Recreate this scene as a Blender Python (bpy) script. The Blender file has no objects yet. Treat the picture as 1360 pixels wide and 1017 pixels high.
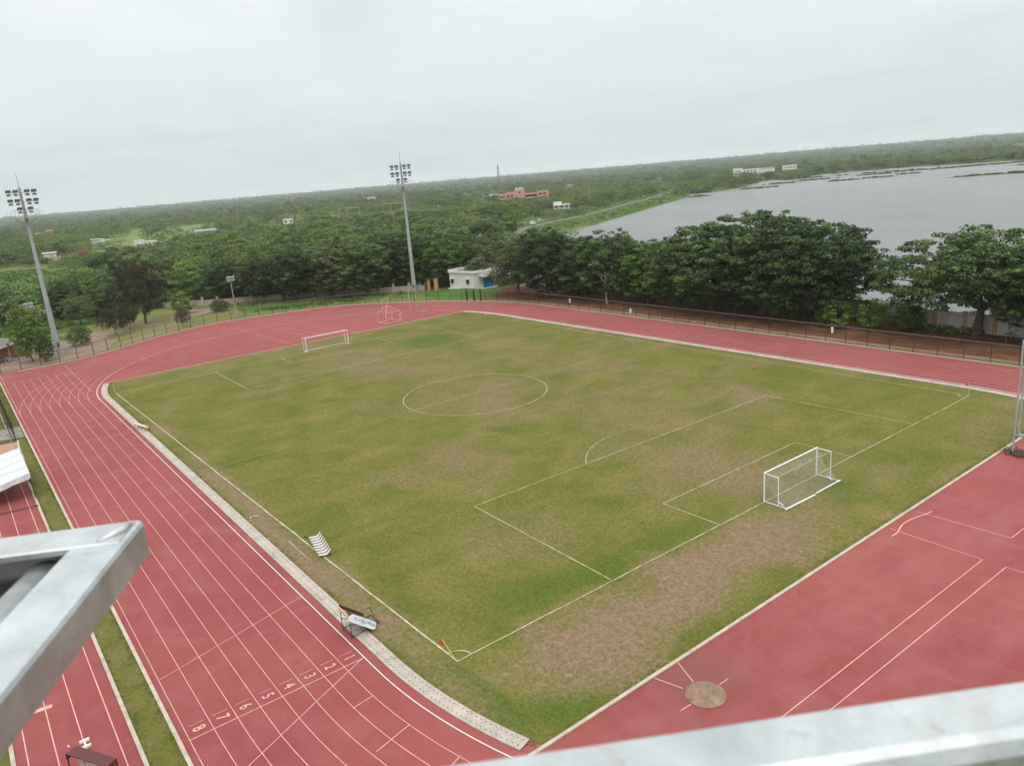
import bpy, math, random
import numpy as np
from mathutils import Vector, Matrix
random.seed(5)
R = math.radians
scn = bpy.context.scene
COL = scn.collection
PI = math.pi
# ---------------------------------------------------------------- helpers
class MB:
    """collects verts / faces and builds ONE mesh object"""
    def __init__(s): s.v=[]; s.f=[]; s.m=[]; s.cur=0
    def quad(s,a,b,c,d):
        n=len(s.v); s.v+= [tuple(a),tuple(b),tuple(c),tuple(d)]; s.f.append((n,n+1,n+2,n+3)); s.m.append(s.cur)
    def poly(s,pts):
        n=len(s.v); s.v+=[tuple(p) for p in pts]; s.f.append(tuple(range(n,n+len(pts)))); s.m.append(s.cur)
    def box(s,c,size,rz=0.0,ax=None):
        c=Vector(c); hx,hy,hz=[q/2 for q in size]
        if ax is None: M=Matrix.Rotation(rz,3,'Z')
        else: M=ax
        n=len(s.v)
        for dx in(-1,1):
            for dy in(-1,1):
                for dz in(-1,1): s.v.append(tuple(c+M@Vector((dx*hx,dy*hy,dz*hz))))
        for q in((0,1,3,2),(4,6,7,5),(0,4,5,1),(2,3,7,6),(0,2,6,4),(1,5,7,3)):
            s.f.append(tuple(n+i for i in q)); s.m.append(s.cur)
    def bar(s,a,b,w,h=None,up=(0,0,1)):
        a=Vector(a);b=Vector(b);d=(b-a); L=d.length; d=d/L; u=Vector(up)
        if abs(d.dot(u))>.98: u=Vector((1,0,0))
        y=u.cross(d).normalized(); z=d.cross(y)
        M=Matrix((d,y,z)).transposed(); s.box((a+b)/2,(L,w,h or w),ax=M)
    def tube(s,pts,rad,n=8,cap=True):
        pts=[Vector(p) for p in pts]
        if not hasattr(rad,'__len__'): rad=[rad]*len(pts)
        base=len(s.v); ref=Vector((0.31,0.95,0.1)).normalized()
        for i,p in enumerate(pts):
            d=(pts[min(i+1,len(pts)-1)]-pts[max(i-1,0)]).normalized()
            r=ref if abs(d.dot(ref))<.95 else Vector((1,0,0))
            x=d.cross(r).normalized(); y=d.cross(x)
            for k in range(n):
                a=2*PI*k/n; s.v.append(tuple(p+(x*math.cos(a)+y*math.sin(a))*rad[i]))
        for i in range(len(pts)-1):
            for k in range(n):
                a=base+i*n+k; b=base+i*n+(k+1)%n
                s.f.append((a,b,b+n,a+n)); s.m.append(s.cur)
        if cap:
            s.f.append(tuple(base+k for k in range(n))[::-1]); s.m.append(s.cur)
            s.f.append(tuple(base+(len(pts)-1)*n+k for k in range(n))); s.m.append(s.cur)
    def strip(s,pts,w,z,closed=False):
        P=[Vector((p[0],p[1])) for p in pts]; n=len(P); side=[]
        for i in range(n):
            if closed: d=P[(i+1)%n]-P[i-1]
            else: d=P[min(i+1,n-1)]-P[max(i-1,0)]
            d.normalize(); q=Vector((-d.y,d.x))*w/2
            side.append((P[i]+q,P[i]-q))
        for i in range(n if closed else n-1):
            a,b=side[i],side[(i+1)%n]
            s.quad((a[1].x,a[1].y,z),(b[1].x,b[1].y,z),(b[0].x,b[0].y,z),(a[0].x,a[0].y,z))
    def wall(s,pts,w,z0,z1):      # solid strip with thickness (kerb)
        P=[Vector((p[0],p[1])) for p in pts]; n=len(P); S=[]
        for i in range(n):
            d=P[min(i+1,n-1)]-P[max(i-1,0)]; d.normalize(); q=Vector((-d.y,d.x))*w/2
            S.append((P[i]+q,P[i]-q))
        for i in range(n-1):
            (a,b),(c,d)=S[i],S[i+1]
            s.quad((b.x,b.y,z1),(d.x,d.y,z1),(c.x,c.y,z1),(a.x,a.y,z1))
            s.quad((a.x,a.y,z0),(a.x,a.y,z1),(c.x,c.y,z1),(c.x,c.y,z0))
            s.quad((b.x,b.y,z1),(b.x,b.y,z0),(d.x,d.y,z0),(d.x,d.y,z1))
        for (a,b) in (S[0],S[-1]): s.quad((a.x,a.y,z0),(b.x,b.y,z0),(b.x,b.y,z1),(a.x,a.y,z1))
    def disc(s,c,r,z0,z1,n=32,tilt=None):
        pts=[(c[0],c[1],z0),(c[0],c[1],z1)]; s.tube(pts,r,n)
    def build(s,name,mats,parent=None,smooth=False,bevel=0):
        me=bpy.data.meshes.new(name); me.from_pydata(s.v,[],s.f)
        if not isinstance(mats,(list,tuple)): mats=[mats]
        for m in mats: me.materials.append(m)
        if any(s.m): me.polygons.foreach_set('material_index',s.m)
        if smooth: me.polygons.foreach_set('use_smooth',[True]*len(me.polygons))
        me.update()
        o=bpy.data.objects.new(name,me); COL.objects.link(o)
        if parent: o.parent=parent
        if bevel:
            b=o.modifiers.new('bevel','BEVEL'); b.width=bevel; b.segments=3; b.limit_method='ANGLE'
        return o
def tag(o,label=None,cat=None,group=None,kind=None):
    if label: o['label']=label
    if cat: o['category']=cat
    if group: o['group']=group
    if kind: o['kind']=kind
    return o
def thing(name,loc,rz,label,cat,group=None):
    o=bpy.data.objects.new(name,None); COL.objects.link(o); o.empty_display_size=.2
    o.location=loc; o.rotation_euler=(0,0,rz); return tag(o,label,cat,group)
def struct(o): o['kind']='structure'; return o
def copy_tree(o,parent=None):
    c=o.copy(); COL.objects.link(c); c.parent=parent
    if parent: c.matrix_parent_inverse=o.matrix_parent_inverse
    for ch in list(o.children): copy_tree(ch,c)
    return c
def npmesh(name,V,F4,mat,attrs=None,smooth=False):
    me=bpy.data.meshes.new(name); V=np.asarray(V,np.float32); F=np.asarray(F4,np.int32); k=F.shape[1]
    me.vertices.add(len(V)); me.vertices.foreach_set('co',V.ravel())
    me.loops.add(F.size); me.loops.foreach_set('vertex_index',F.ravel())
    me.polygons.add(len(F)); me.polygons.foreach_set('loop_start',np.arange(0,F.size,k,dtype=np.int32))
    if smooth: me.polygons.foreach_set('use_smooth',np.ones(len(F),bool))
    me.update(calc_edges=True)
    for n,(dom,a) in (attrs or {}).items():
        at=me.attributes.new(n,'FLOAT',dom); at.data.foreach_set('value',np.asarray(a,np.float32).ravel())
    me.materials.append(mat); return me
def link(name,me,parent=None):
    o=bpy.data.objects.new(name,me); COL.objects.link(o)
    if parent: o.parent=parent
    return o
# ---------------------------------------------------------------- materials
def newmat(name):
    m=bpy.data.materials.new(name); m.use_nodes=True; nt=m.node_tree; nt.nodes.clear()
    out=nt.nodes.new('ShaderNodeOutputMaterial'); bs=nt.nodes.new('ShaderNodeBsdfPrincipled')
    nt.links.new(bs.outputs[0],out.inputs[0]); return m,nt,bs
def N(nt,t,**kw):
    n=nt.nodes.new('ShaderNode'+t)
    for k,v in kw.items(): setattr(n,k,v)
    return n
def noise(nt,scale,detail=4,rough=.6,vec=None,dist=0):
    n=N(nt,'TexNoise'); n.inputs['Scale'].default_value=scale; n.inputs['Detail'].default_value=detail
    n.inputs['Roughness'].default_value=rough; n.inputs['Distortion'].default_value=dist
    if vec is not None: nt.links.new(vec,n.inputs['Vector'])
    return n.outputs[0]
def ramp(nt,fac,stops):
    r=N(nt,'ValToRGB'); e=r.color_ramp.elements
    while len(e)<len(stops): e.new(.5)
    for q,(p,c) in zip(e,stops):
        q.position=p; q.color=(*c,1) if hasattr(c,'__len__') else (c,c,c,1)
    nt.links.new(fac,r.inputs[0]); return r.outputs[0]
def mix(nt,fac,a,b,typ='MIX'):
    m=N(nt,'Mix',data_type='RGBA',blend_type=typ)
    for s,v in ((m.inputs[0],fac),(m.inputs[6],a),(m.inputs[7],b)):
        if hasattr(v,'is_linked'): nt.links.new(v,s)
        elif hasattr(v,'__len__'): s.default_value=(*v,1)
        else: s.default_value=v
    return m.outputs[2]
def math_(nt,op,a,b=0.0,c=None):
    m=N(nt,'Math',operation=op)
    for i,v in enumerate((a,b) if c is None else (a,b,c)):
        if hasattr(v,'is_linked'): nt.links.new(v,m.inputs[i])
        else: m.inputs[i].default_value=v
    return m.outputs[0]
def coord(nt,which='Object'):
    return N(nt,'TexCoord').outputs[which]
def bump(nt,bs,h,strength=.3,dist=.02):
    b=N(nt,'Bump'); b.inputs['Strength'].default_value=strength; b.inputs['Distance'].default_value=dist
    nt.links.new(h,b.inputs['Height']); nt.links.new(b.outputs[0],bs.inputs['Normal'])
def simple(name,col,rough=.6,metal=0,var=.18,scale=3,bumpy=0,dirt=None,spec=.3):
    m,nt,bs=newmat(name); v=coord(nt)
    n=noise(nt,scale,5,.65,v)
    c0=tuple(x*(1-var) for x in col); c1=tuple(min(1,x*(1+var)) for x in col)
    c=ramp(nt,n,[(.3,c0),(.7,c1)])
    if dirt:
        d=ramp(nt,noise(nt,scale*.45,6,.7,v,1.0),[(.52,0),(.68,1)]); c=mix(nt,math_(nt,'MULTIPLY',d,.55),c,dirt)
    nt.links.new(c,bs.inputs['Base Color']); bs.inputs['Roughness'].default_value=rough; bs.inputs['Metallic'].default_value=metal
    bs.inputs['Specular IOR Level'].default_value=spec
    if bumpy: bump(nt,bs,noise(nt,scale*6,4,.6,v),bumpy,.02)
    return m
M={}
M['white']=simple('white_paint',(.72,.71,.68),.55,var=.06,dirt=(.5,.47,.42))
M['line']=simple('line_paint',(.58,.34,.29),.8,var=.25,scale=1.6)
def chalk():
    m,nt,bs=newmat('worn_chalk_line'); v=coord(nt)
    c=ramp(nt,noise(nt,1.1,6,.75,v),[(.28,(.125,.115,.035)),(.44,(.31,.295,.17)),(.62,(.54,.52,.39))])
    nt.links.new(c,bs.inputs['Base Color']); bs.inputs['Roughness'].default_value=.95; return m
M['chalk']=chalk()
M['linewhite']=simple('kerb_line_paint',(.62,.58,.53),.6,var=.08,scale=2)
M['kerb']=simple('kerb_concrete',(.42,.36,.28),.9,var=.18,scale=1.2,bumpy=.2,dirt=(.22,.18,.13))
M['concrete']=simple('weathered_concrete',(.25,.23,.205),.9,var=.15,scale=.6,bumpy=.2,dirt=(.2,.17,.14))
M['steel']=simple('galvanised_pole',(.34,.37,.36),.55,.25,var=.1,scale=.8)
M['dark_steel']=simple('dark_painted_steel',(.05,.036,.031),.6,.2,var=.3,scale=2)
M['rust']=simple('fence_post_brown',(.05,.032,.026),.75,.1,var=.3,scale=2)
M['rail_grey']=simple('fence_rail_grey',(.16,.14,.13),.7,.2,var=.2,scale=2)
M['maroon']=simple('maroon_sheet',(.10,.028,.026),.55,var=.2,scale=1.5)
M['cream']=simple('cream_paint',(.62,.5,.36),.6,var=.12,scale=2,dirt=(.4,.3,.2))
M['black']=simple('black_housing',(.045,.048,.052),.5,.2,var=.2)
M['lens']=simple('lamp_glass',(.42,.45,.47),.15,var=.08,spec=.6)
M['red_flag']=simple('red_flag_cloth',(.55,.06,.03),.8,var=.1)
M['yellow']=simple('yellow_pole',(.6,.55,.2),.5,var=.1)
M['canvas']=simple('white_canvas',(.52,.54,.545),.75,var=.05,scale=.8,dirt=(.42,.42,.43))
M['bluepaint']=simple('blue_shutter_paint',(.05,.26,.42),.5,var=.1,scale=1.5)
M['housewhite']=simple('limewashed_wall',(.60,.59,.57),.85,var=.06,scale=.5,dirt=(.5,.48,.44))
M['wallgrey']=simple('compound_wall_paint',(.46,.44,.41),.9,var=.16,scale=.35,dirt=(.24,.21,.18))
M['wallcream']=simple('old_wall_plaster',(.34,.27,.22),.9,var=.2,scale=.35,dirt=(.15,.12,.09))
M['ochre']=simple('ochre_pier_paint',(.44,.24,.09),.85,var=.15,scale=.7,dirt=(.25,.14,.07))
M['piercream']=simple('cream_pier_plaster',(.42,.32,.24),.9,var=.2,scale=.5,dirt=(.2,.15,.11))
M['window']=simple('dark_window',(.015,.016,.018),.2,var=.2,spec=.5)
M['roofgrey']=simple('flat_roof_cement',(.26,.24,.22),.9,var=.2,scale=.5,dirt=(.1,.09,.08))
M['tin']=simple('tin_sheet_roof',(.36,.31,.27),.6,.1,var=.15,scale=.6,dirt=(.22,.17,.13))
M['brick']=simple('red_brick',(.28,.11,.06),.9,var=.3,scale=1.5,bumpy=.3)
M['pink']=simple('salmon_wall_paint',(.50,.255,.21),.85,var=.06,scale=.1,dirt=(.4,.2,.17))
M['dullcream']=simple('dull_cream_wall',(.36,.33,.27),.85,var=.12,scale=.2)
M['redroof']=simple('red_clay_roof',(.18,.065,.045),.9,var=.25,scale=.4)
M['orange']=simple('orange_wall_paint',(.7,.2,.07),.8,var=.1,scale=.1)
M['blueroof']=simple('blue_white_roof_sheet',(.42,.56,.72),.6,var=.1,scale=.2)
M['bark']=simple('bark',(.11,.085,.065),.95,var=.35,scale=1.5,bumpy=.4)
M['palebark']=simple('pale_bark',(.30,.26,.22),.95,var=.25,scale=1.5)
M['kerbwhite']=simple('sunbleached_plastic',(.52,.47,.45),.6,var=.2,scale=2,dirt=(.36,.31,.28))
M['rubble']=simple('rubble_heap',(.26,.24,.25),.95,var=.5,scale=1.5)
M['net']=simple('goal_net_cord',(.42,.44,.38),.8,var=.05)
M['hanknet']=simple('brown_rope_net',(.11,.075,.06),.9,var=.4,scale=8)
M['ink']=simple('blue_lettering',(.05,.08,.22),.7,var=.1)
M['asphalt']=simple('road_asphalt',(.12,.115,.105),.9,var=.12,scale=.2)
M['mast']=simple('lattice_mast_steel',(.2,.2,.2),.6,var=.1)
# galvanised railing close to the camera
def galv():
    m,nt,bs=newmat('galvanised_angle_iron'); v=coord(nt)
    c=ramp(nt,noise(nt,9,6,.65,v,.6),[(.28,(.36,.385,.39)),(.5,(.50,.53,.535)),(.72,(.60,.635,.64))])
    d=ramp(nt,noise(nt,16,6,.75,v,1.4),[(.55,0),(.72,1)]); c=mix(nt,math_(nt,'MULTIPLY',d,.5),c,(.30,.29,.27))
    d2=ramp(nt,noise(nt,7,5,.7,v,.8),[(.52,0),(.72,1)]); c=mix(nt,math_(nt,'MULTIPLY',d2,.32),c,(.27,.235,.20))
    d3=ramp(nt,noise(nt,55,3,.6,v),[(.66,0),(.72,1)]); c=mix(nt,math_(nt,'MULTIPLY',d3,.22),c,(.16,.13,.11))
    nt.links.new(c,bs.inputs['Base Color']); bs.inputs['Metallic'].default_value=.72
    nt.links.new(ramp(nt,noise(nt,25,4,.6,v),[(.3,.34),(.7,.56)]),bs.inputs['Roughness'])
    bump(nt,bs,noise(nt,60,5,.7,v),.35,.002); return m
M['galv']=galv()
# running track rubber
def track():
    m,nt,bs=newmat('red_track_rubber'); v=coord(nt)
    big=noise(nt,.045,5,.6,v,.4); mid=noise(nt,.35,5,.65,v,.8); fine=noise(nt,14,3,.7,v)
    c=ramp(nt,big,[(.32,(.208,.046,.043)),(.68,(.262,.065,.059))])
    c=mix(nt,math_(nt,'MULTIPLY',ramp(nt,mid,[(.46,0),(.72,1)]),.5),c,(.285,.105,.092))
    c=mix(nt,math_(nt,'MULTIPLY',ramp(nt,noise(nt,.16,6,.7,v,1.5),[(.57,0),(.75,1)]),.38),c,(.175,.050,.045))
    mp=N(nt,'Mapping'); mp.inputs['Scale'].default_value=(.06,.9,1); nt.links.new(v,mp.inputs[0])
    c=mix(nt,math_(nt,'MULTIPLY',ramp(nt,noise(nt,1.0,4,.6,mp.outputs[0]),[(.5,0),(.8,1)]),.18),c,(.32,.125,.115))
    sp=N(nt,'SeparateXYZ'); nt.links.new(v,sp.inputs[0])      # dust smears on the near apron, dirt round the throwing circle
    ap=ramp(nt,math_(nt,'MULTIPLY',math_(nt,'ADD',sp.outputs[0],52.0),-.25),[(.0,0),(.6,1)])
    mq=N(nt,'Mapping'); mq.inputs['Scale'].default_value=(.28,.075,1); mq.inputs['Rotation'].default_value=(0,0,R(-24)); nt.links.new(v,mq.inputs[0])
    sm=math_(nt,'MULTIPLY',ramp(nt,noise(nt,1.0,6,.7,mq.outputs[0],.35),[(.44,0),(.74,1)]),ap); c=mix(nt,math_(nt,'MULTIPLY',sm,.42),c,(.325,.135,.118))
    dn=N(nt,'VectorMath',operation='DISTANCE'); nt.links.new(v,dn.inputs[0]); dn.inputs[1].default_value=(-54.9,23.9,0)
    ds=math_(nt,'ADD',dn.outputs['Value'],math_(nt,'MULTIPLY',math_(nt,'SUBTRACT',noise(nt,.7,5,.7,v),.5),4.2)); c=mix(nt,math_(nt,'MULTIPLY',ramp(nt,math_(nt,'MULTIPLY',ds,.3),[(.35,1),(1,0)]),.5),c,(.155,.072,.055))
    c=mix(nt,1.0,c,ramp(nt,fine,[(.25,.86),(.75,1.12)]),'MULTIPLY')
    nt.links.new(c,bs.inputs['Base Color']); bs.inputs['Roughness'].default_value=.85; bs.inputs['Specular IOR Level'].default_value=.25
    bump(nt,bs,fine,.15,.01); return m
M['track']=track()
def pitch():
    m,nt,bs=newmat('worn_pitch_grass'); v=coord(nt)
    w=N(nt,'Attribute',attribute_name='wear').outputs['Fac']; l=N(nt,'Attribute',attribute_name='lush').outputs['Fac']
    n1=noise(nt,.18,6,.65,v,.5); n2=noise(nt,1.6,6,.75,v,.3); n3=noise(nt,9,4,.75,v)
    mp=N(nt,'Mapping'); mp.inputs['Scale'].default_value=(.7,.08,1); mp.inputs['Rotation'].default_value=(0,0,R(8)); nt.links.new(v,mp.inputs[0])
    st=noise(nt,1.0,4,.6,mp.outputs[0])
    g=ramp(nt,n1,[(.3,(.088,.098,.016)),(.5,(.124,.120,.027)),(.7,(.165,.140,.046))])
    g=mix(nt,math_(nt,'MULTIPLY',ramp(nt,st,[(.45,0),(.7,1)]),.25),g,(.060,.088,.013))
    lf=math_(nt,'ADD',l,math_(nt,'MULTIPLY',math_(nt,'SUBTRACT',n2,.5),.9))
    g=mix(nt,ramp(nt,lf,[(.3,0),(.85,1)]),g,(.060,.096,.013))
    b=ramp(nt,n2,[(.3,(.165,.110,.062)),(.7,(.215,.150,.094))])
    wf=math_(nt,'ADD',w,math_(nt,'ADD',math_(nt,'MULTIPLY',math_(nt,'SUBTRACT',n2,.5),.75),math_(nt,'MULTIPLY',math_(nt,'SUBTRACT',n1,.5),.6)))
    c=mix(nt,ramp(nt,wf,[(.02,0),(.88,1)]),g,b)
    c=mix(nt,1.0,c,ramp(nt,n3,[(.25,.58),(.75,1.42)]),'MULTIPLY')
    c=mix(nt,1.0,c,ramp(nt,noise(nt,3.2,5,.8,v),[(.3,.7),(.7,1.3)]),'MULTIPLY')
    nt.links.new(c,bs.inputs['Base Color']); bs.inputs['Roughness'].default_value=.95; bs.inputs['Specular IOR Level'].default_value=.1
    bump(nt,bs,n3,.5,.05); return m
M['pitch']=pitch()
def ground_mat(name,stops,scale,fine=6,b=.4,wood=None):
    m,nt,bs=newmat(name); v=coord(nt)
    c=ramp(nt,noise(nt,scale,7,.66,v,.7),stops)
    if wood: c=mix(nt,math_(nt,'MULTIPLY',N(nt,'Attribute',attribute_name='wood').outputs['Fac'],.92),c,wood)
    c=mix(nt,1.0,c,ramp(nt,noise(nt,fine,5,.75,v),[(.25,.65),(.75,1.35)]),'MULTIPLY')
    nt.links.new(c,bs.inputs['Base Color']); bs.inputs['Roughness'].default_value=.95; bs.inputs['Specular IOR Level'].default_value=.1
    bump(nt,bs,noise(nt,fine,4,.7,v),b,.05); return m
M['ground']=ground_mat('scrub_ground',[(.30,(.045,.075,.02)),(.5,(.085,.125,.03)),(.64,(.13,.16,.045)),(.76,(.22,.19,.10))],.02,.6,wood=(.028,.040,.022))
M['strip']=ground_mat('verge_grass',[(.3,(.075,.088,.015)),(.5,(.105,.105,.024)),(.62,(.135,.115,.038)),(.75,(.185,.135,.07))],.55,5,.7)
M['yellowgrass']=ground_mat('dry_grass',[(.3,(.10,.13,.03)),(.5,(.16,.15,.055)),(.62,(.2,.17,.09)),(.75,(.27,.2,.14))],.09,3)
M['mound']=ground_mat('mound_grass',[(.3,(.04,.10,.014)),(.7,(.075,.14,.025))],.2,3)
M['soil']=ground_mat('red_brown_soil',[(.3,(.085,.036,.018)),(.5,(.13,.058,.030)),(.7,(.19,.10,.055))],.22,3,.6)
M['sandpath']=ground_mat('sandy_path',[(.3,(.17,.115,.065)),(.7,(.27,.19,.115))],.3,5)
M['dirt']=ground_mat('pinkish_dirt',[(.3,(.17,.12,.09)),(.7,(.28,.20,.155))],.15,3)
M['bankgrass']=ground_mat('shore_grass',[(.3,(.04,.075,.02)),(.55,(.07,.11,.03)),(.75,(.13,.14,.06))],.04,.8)
M['crop']=ground_mat('crop_green',[(.3,(.055,.12,.015)),(.7,(.085,.16,.025))],.05,1.2)
M['farm']=ground_mat('farm_field_green',[(.3,(.085,.14,.03)),(.5,(.13,.18,.05)),(.7,(.20,.20,.09))],.03,.5)
M['sandpit']=ground_mat('pit_sand',[(.3,(.30,.18,.12)),(.7,(.38,.25,.17))],.4,6)
M['reed']=ground_mat('reed_bed',[(.3,(.04,.055,.02)),(.7,(.08,.09,.035))],.1,1)
def drain():
    m,nt,bs=newmat('perforated_drain_cover'); v=coord(nt,'UV')
    s=N(nt,'SeparateXYZ'); nt.links.new(v,s.inputs[0]); u,w=s.outputs[0],s.outputs[1]
    o=coord(nt)
    c=ramp(nt,noise(nt,.9,6,.7,o,.8),[(.3,(.27,.235,.20)),(.5,(.37,.32,.275)),(.7,(.46,.40,.34))])
    fu=math_(nt,'FRACT',u); jn=math_(nt,'LESS_THAN',fu,.035); c=mix(nt,math_(nt,'MULTIPLY',jn,.6),c,(.09,.07,.055))
    hu=math_(nt,'SUBTRACT',math_(nt,'FRACT',math_(nt,'MULTIPLY',u,3.0)),.5); hv=math_(nt,'SUBTRACT',math_(nt,'FRACT',math_(nt,'MULTIPLY',w,2.0)),.5)
    d=math_(nt,'ADD',math_(nt,'POWER',math_(nt,'MULTIPLY',hu,.33),2.0),math_(nt,'POWER',math_(nt,'MULTIPLY',hv,.5),2.0))
    c=mix(nt,math_(nt,'LESS_THAN',d,.0018),c,(.03,.025,.02))
    nt.links.new(c,bs.inputs['Base Color']); bs.inputs['Roughness'].default_value=.9; bump(nt,bs,noise(nt,8,4,.6,o),.2,.02); return m
M['drain']=drain()
def leafmat(name,dark,mid,light,trans=.28):
    m=bpy.data.materials.new(name); m.use_nodes=True; nt=m.node_tree; nt.nodes.clear()
    out=N(nt,'OutputMaterial'); t=N(nt,'Attribute',attribute_name='tone').outputs['Fac']
    oi=N(nt,'ObjectInfo').outputs['Random']
    f=math_(nt,'ADD',t,math_(nt,'MULTIPLY',math_(nt,'SUBTRACT',oi,.5),.6))
    c=ramp(nt,f,[(.12,dark),(.5,mid),(.9,light)])
    d=N(nt,'BsdfPrincipled'); d.inputs['Roughness'].default_value=.55; d.inputs['Specular IOR Level'].default_value=.25
    tr=N(nt,'BsdfTranslucent'); mx=N(nt,'MixShader'); mx.inputs[0].default_value=trans
    nt.links.new(c,d.inputs['Base Color']); nt.links.new(mix(nt,.5,c,(.10,.15,.02)),tr.inputs[0])
    nt.links.new(d.outputs[0],mx.inputs[1]); nt.links.new(tr.outputs[0],mx.inputs[2]); nt.links.new(mx.outputs[0],out.inputs[0]); return m
M['leaf']=leafmat('leaf_deep_green',(.026,.052,.016),(.066,.118,.032),(.15,.22,.058))
M['leaf2']=leafmat('leaf_olive',(.050,.066,.024),(.100,.125,.044),(.165,.195,.07))
M['leaf3']=leafmat('leaf_bright',(.048,.095,.016),(.098,.180,.030),(.17,.26,.05))
M['leafcas']=leafmat('needle_dark',(.036,.034,.022),(.082,.074,.046),(.15,.135,.08),.2)
M['leafpale']=leafmat('leaf_pale',(.07,.10,.035),(.12,.15,.06),(.2,.23,.1))
M['forest']=leafmat('forest_leaf',(.026,.050,.020),(.066,.104,.036),(.150,.20,.055))
def water():
    m,nt,bs=newmat('lake_water'); v=coord(nt)
    mp=N(nt,'Mapping'); mp.inputs['Scale'].default_value=(1,.45,1); mp.inputs['Rotation'].default_value=(0,0,R(35)); nt.links.new(v,mp.inputs[0])
    h=math_(nt,'ADD',noise(nt,.55,5,.65,mp.outputs[0],.4),math_(nt,'MULTIPLY',noise(nt,.10,4,.65,mp.outputs[0]),1.3))
    c=ramp(nt,noise(nt,.012,4,.6,v,.6),[(.35,(.135,.143,.140)),(.65,(.172,.174,.167))])
    nt.links.new(c,bs.inputs['Base Color']); bs.inputs['Roughness'].default_value=.25; bs.inputs['IOR'].default_value=1.33
    bump(nt,bs,h,1.0,1.5); return m
M['water']=water()
# ---------------------------------------------------------------- camera
CAM=Vector((-77.468,51.257,26.195)); YAW=-0.634053; PITCH=-0.265588; ROLL=-0.081753
fw=Vector((math.cos(YAW)*math.cos(PITCH),math.sin(YAW)*math.cos(PITCH),math.sin(PITCH)))
rt=fw.cross(Vector((0,0,1))).normalized(); up=rt.cross(fw)
r2=rt*math.cos(ROLL)+up*math.sin(ROLL); u2=up*math.cos(ROLL)-rt*math.sin(ROLL)
cd=bpy.data.cameras.new('camera'); cam=bpy.data.objects.new('camera',cd); COL.objects.link(cam); scn.camera=cam
Mw=Matrix((r2,u2,-fw)).transposed().to_4x4(); Mw.translation=CAM; cam.matrix_world=Mw
cd.sensor_width=36; cd.lens=1003.58/1360*36; cd.clip_start=.05; cd.clip_end=30000
cd.dof.use_dof=True; cd.dof.focus_distance=70; cd.dof.aperture_fstop=10
# ---------------------------------------------------------------- light, sky, haze
SUN_EL,SUN_AZ=R(58),R(150)            # direction the light comes from (azimuth from +x)
sd=Vector((math.cos(SUN_AZ)*math.cos(SUN_EL),math.sin(SUN_AZ)*math.cos(SUN_EL),math.sin(SUN_EL)))
sl=bpy.data.lights.new('sun','SUN'); sl.energy=1.3; sl.angle=R(24); sl.color=(1,.96,.9)
so=bpy.data.objects.new('sun',sl); COL.objects.link(so); so.rotation_euler=sd.to_track_quat('Z','Y').to_euler(); so.location=(0,0,80)
w=bpy.data.worlds.new('World'); scn.world=w; w.use_nodes=True; nt=w.node_tree; nt.nodes.clear()
wo=N(nt,'OutputWorld'); bg=N(nt,'Background'); nt.links.new(bg.outputs[0],wo.inputs[0]); bg.inputs[1].default_value=.1
sk=N(nt,'TexSky',sky_type='NISHITA'); sk.sun_disc=False; sk.sun_elevation=SUN_EL; sk.sun_rotation=PI/2-SUN_AZ; sk.dust_density=3
gv=coord(nt,'Generated'); sp=N(nt,'SeparateXYZ'); nt.links.new(gv,sp.inputs[0])
zc=math_(nt,'MAXIMUM',sp.outputs[2],0.0)
# overcast: brighter towards the zenith
grad=ramp(nt,zc,[(0.0,(6.3,7.05,7.2)),(.07,(6.9,7.6,7.7)),(.22,(8.4,8.95,8.95)),(1.0,(19.5,20,20))])
# flat cloud layer seen in perspective
dv=N(nt,'VectorMath',operation='DIVIDE'); cz=N(nt,'CombineXYZ'); za=math_(nt,'ADD',zc,.12)
for i in range(3): nt.links.new(za,cz.inputs[i])
nt.links.new(gv,dv.inputs[0]); nt.links.new(cz.outputs[0],dv.inputs[1])
c1=noise(nt,.75,5,.55,dv.outputs[0],.5); c2=noise(nt,2.1,5,.6,dv.outputs[0],.4)
cl=math_(nt,'ADD',math_(nt,'MULTIPLY',c1,.7),math_(nt,'MULTIPLY',c2,.3))
shade=ramp(nt,cl,[(.30,(.90,.915,.93)),(.47,(.985,.985,.99)),(.62,(1.04,1.035,1.03))])
cloud=mix(nt,1.0,grad,shade,'MULTIPLY')
# one darker cloud high above the light mast
dt=N(nt,'VectorMath',operation='DISTANCE'); nt.links.new(gv,dt.inputs[0]); dt.inputs[1].default_value=(.868,-.452,.205)
dd_=math_(nt,'ADD',dt.outputs['Value'],math_(nt,'MULTIPLY',math_(nt,'SUBTRACT',noise(nt,9,4,.6,gv),.5),.11))
cloud=mix(nt,math_(nt,'MULTIPLY',ramp(nt,dd_,[(.0,1),(.10,0)]),.8),cloud,(7.0,7.4,7.5))

nt.links.new(mix(nt,.93,sk.outputs[0],cloud),bg.inputs[0])
hz=MB(); hz.box((0,0,62),(19000,19000,134)); ho=hz.build('haze',None or M['white']); ho.data.materials.clear()
hm=bpy.data.materials.new('haze_air'); hm.use_nodes=True; hn=hm.node_tree; hn.nodes.clear()
ho_=N(hn,'OutputMaterial'); pv=N(hn,'VolumePrincipled'); pv.inputs['Color'].default_value=(.90,.95,.97,1); pv.inputs['Density'].default_value=.000085
hn.links.new(pv.outputs[0],ho_.inputs['Volume']); ho.data.materials.append(hm); tag(ho,kind='stuff')
scn.view_settings.view_transform='Standard'; scn.view_settings.look='None'; scn.view_settings.exposure=.1; scn.view_settings.gamma=1
cy=scn.cycles; cy.max_bounces=6; cy.diffuse_bounces=3; cy.glossy_bounces=2; cy.transmission_bounces=3; cy.volume_bounces=1; cy.transparent_max_bounces=6
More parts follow.
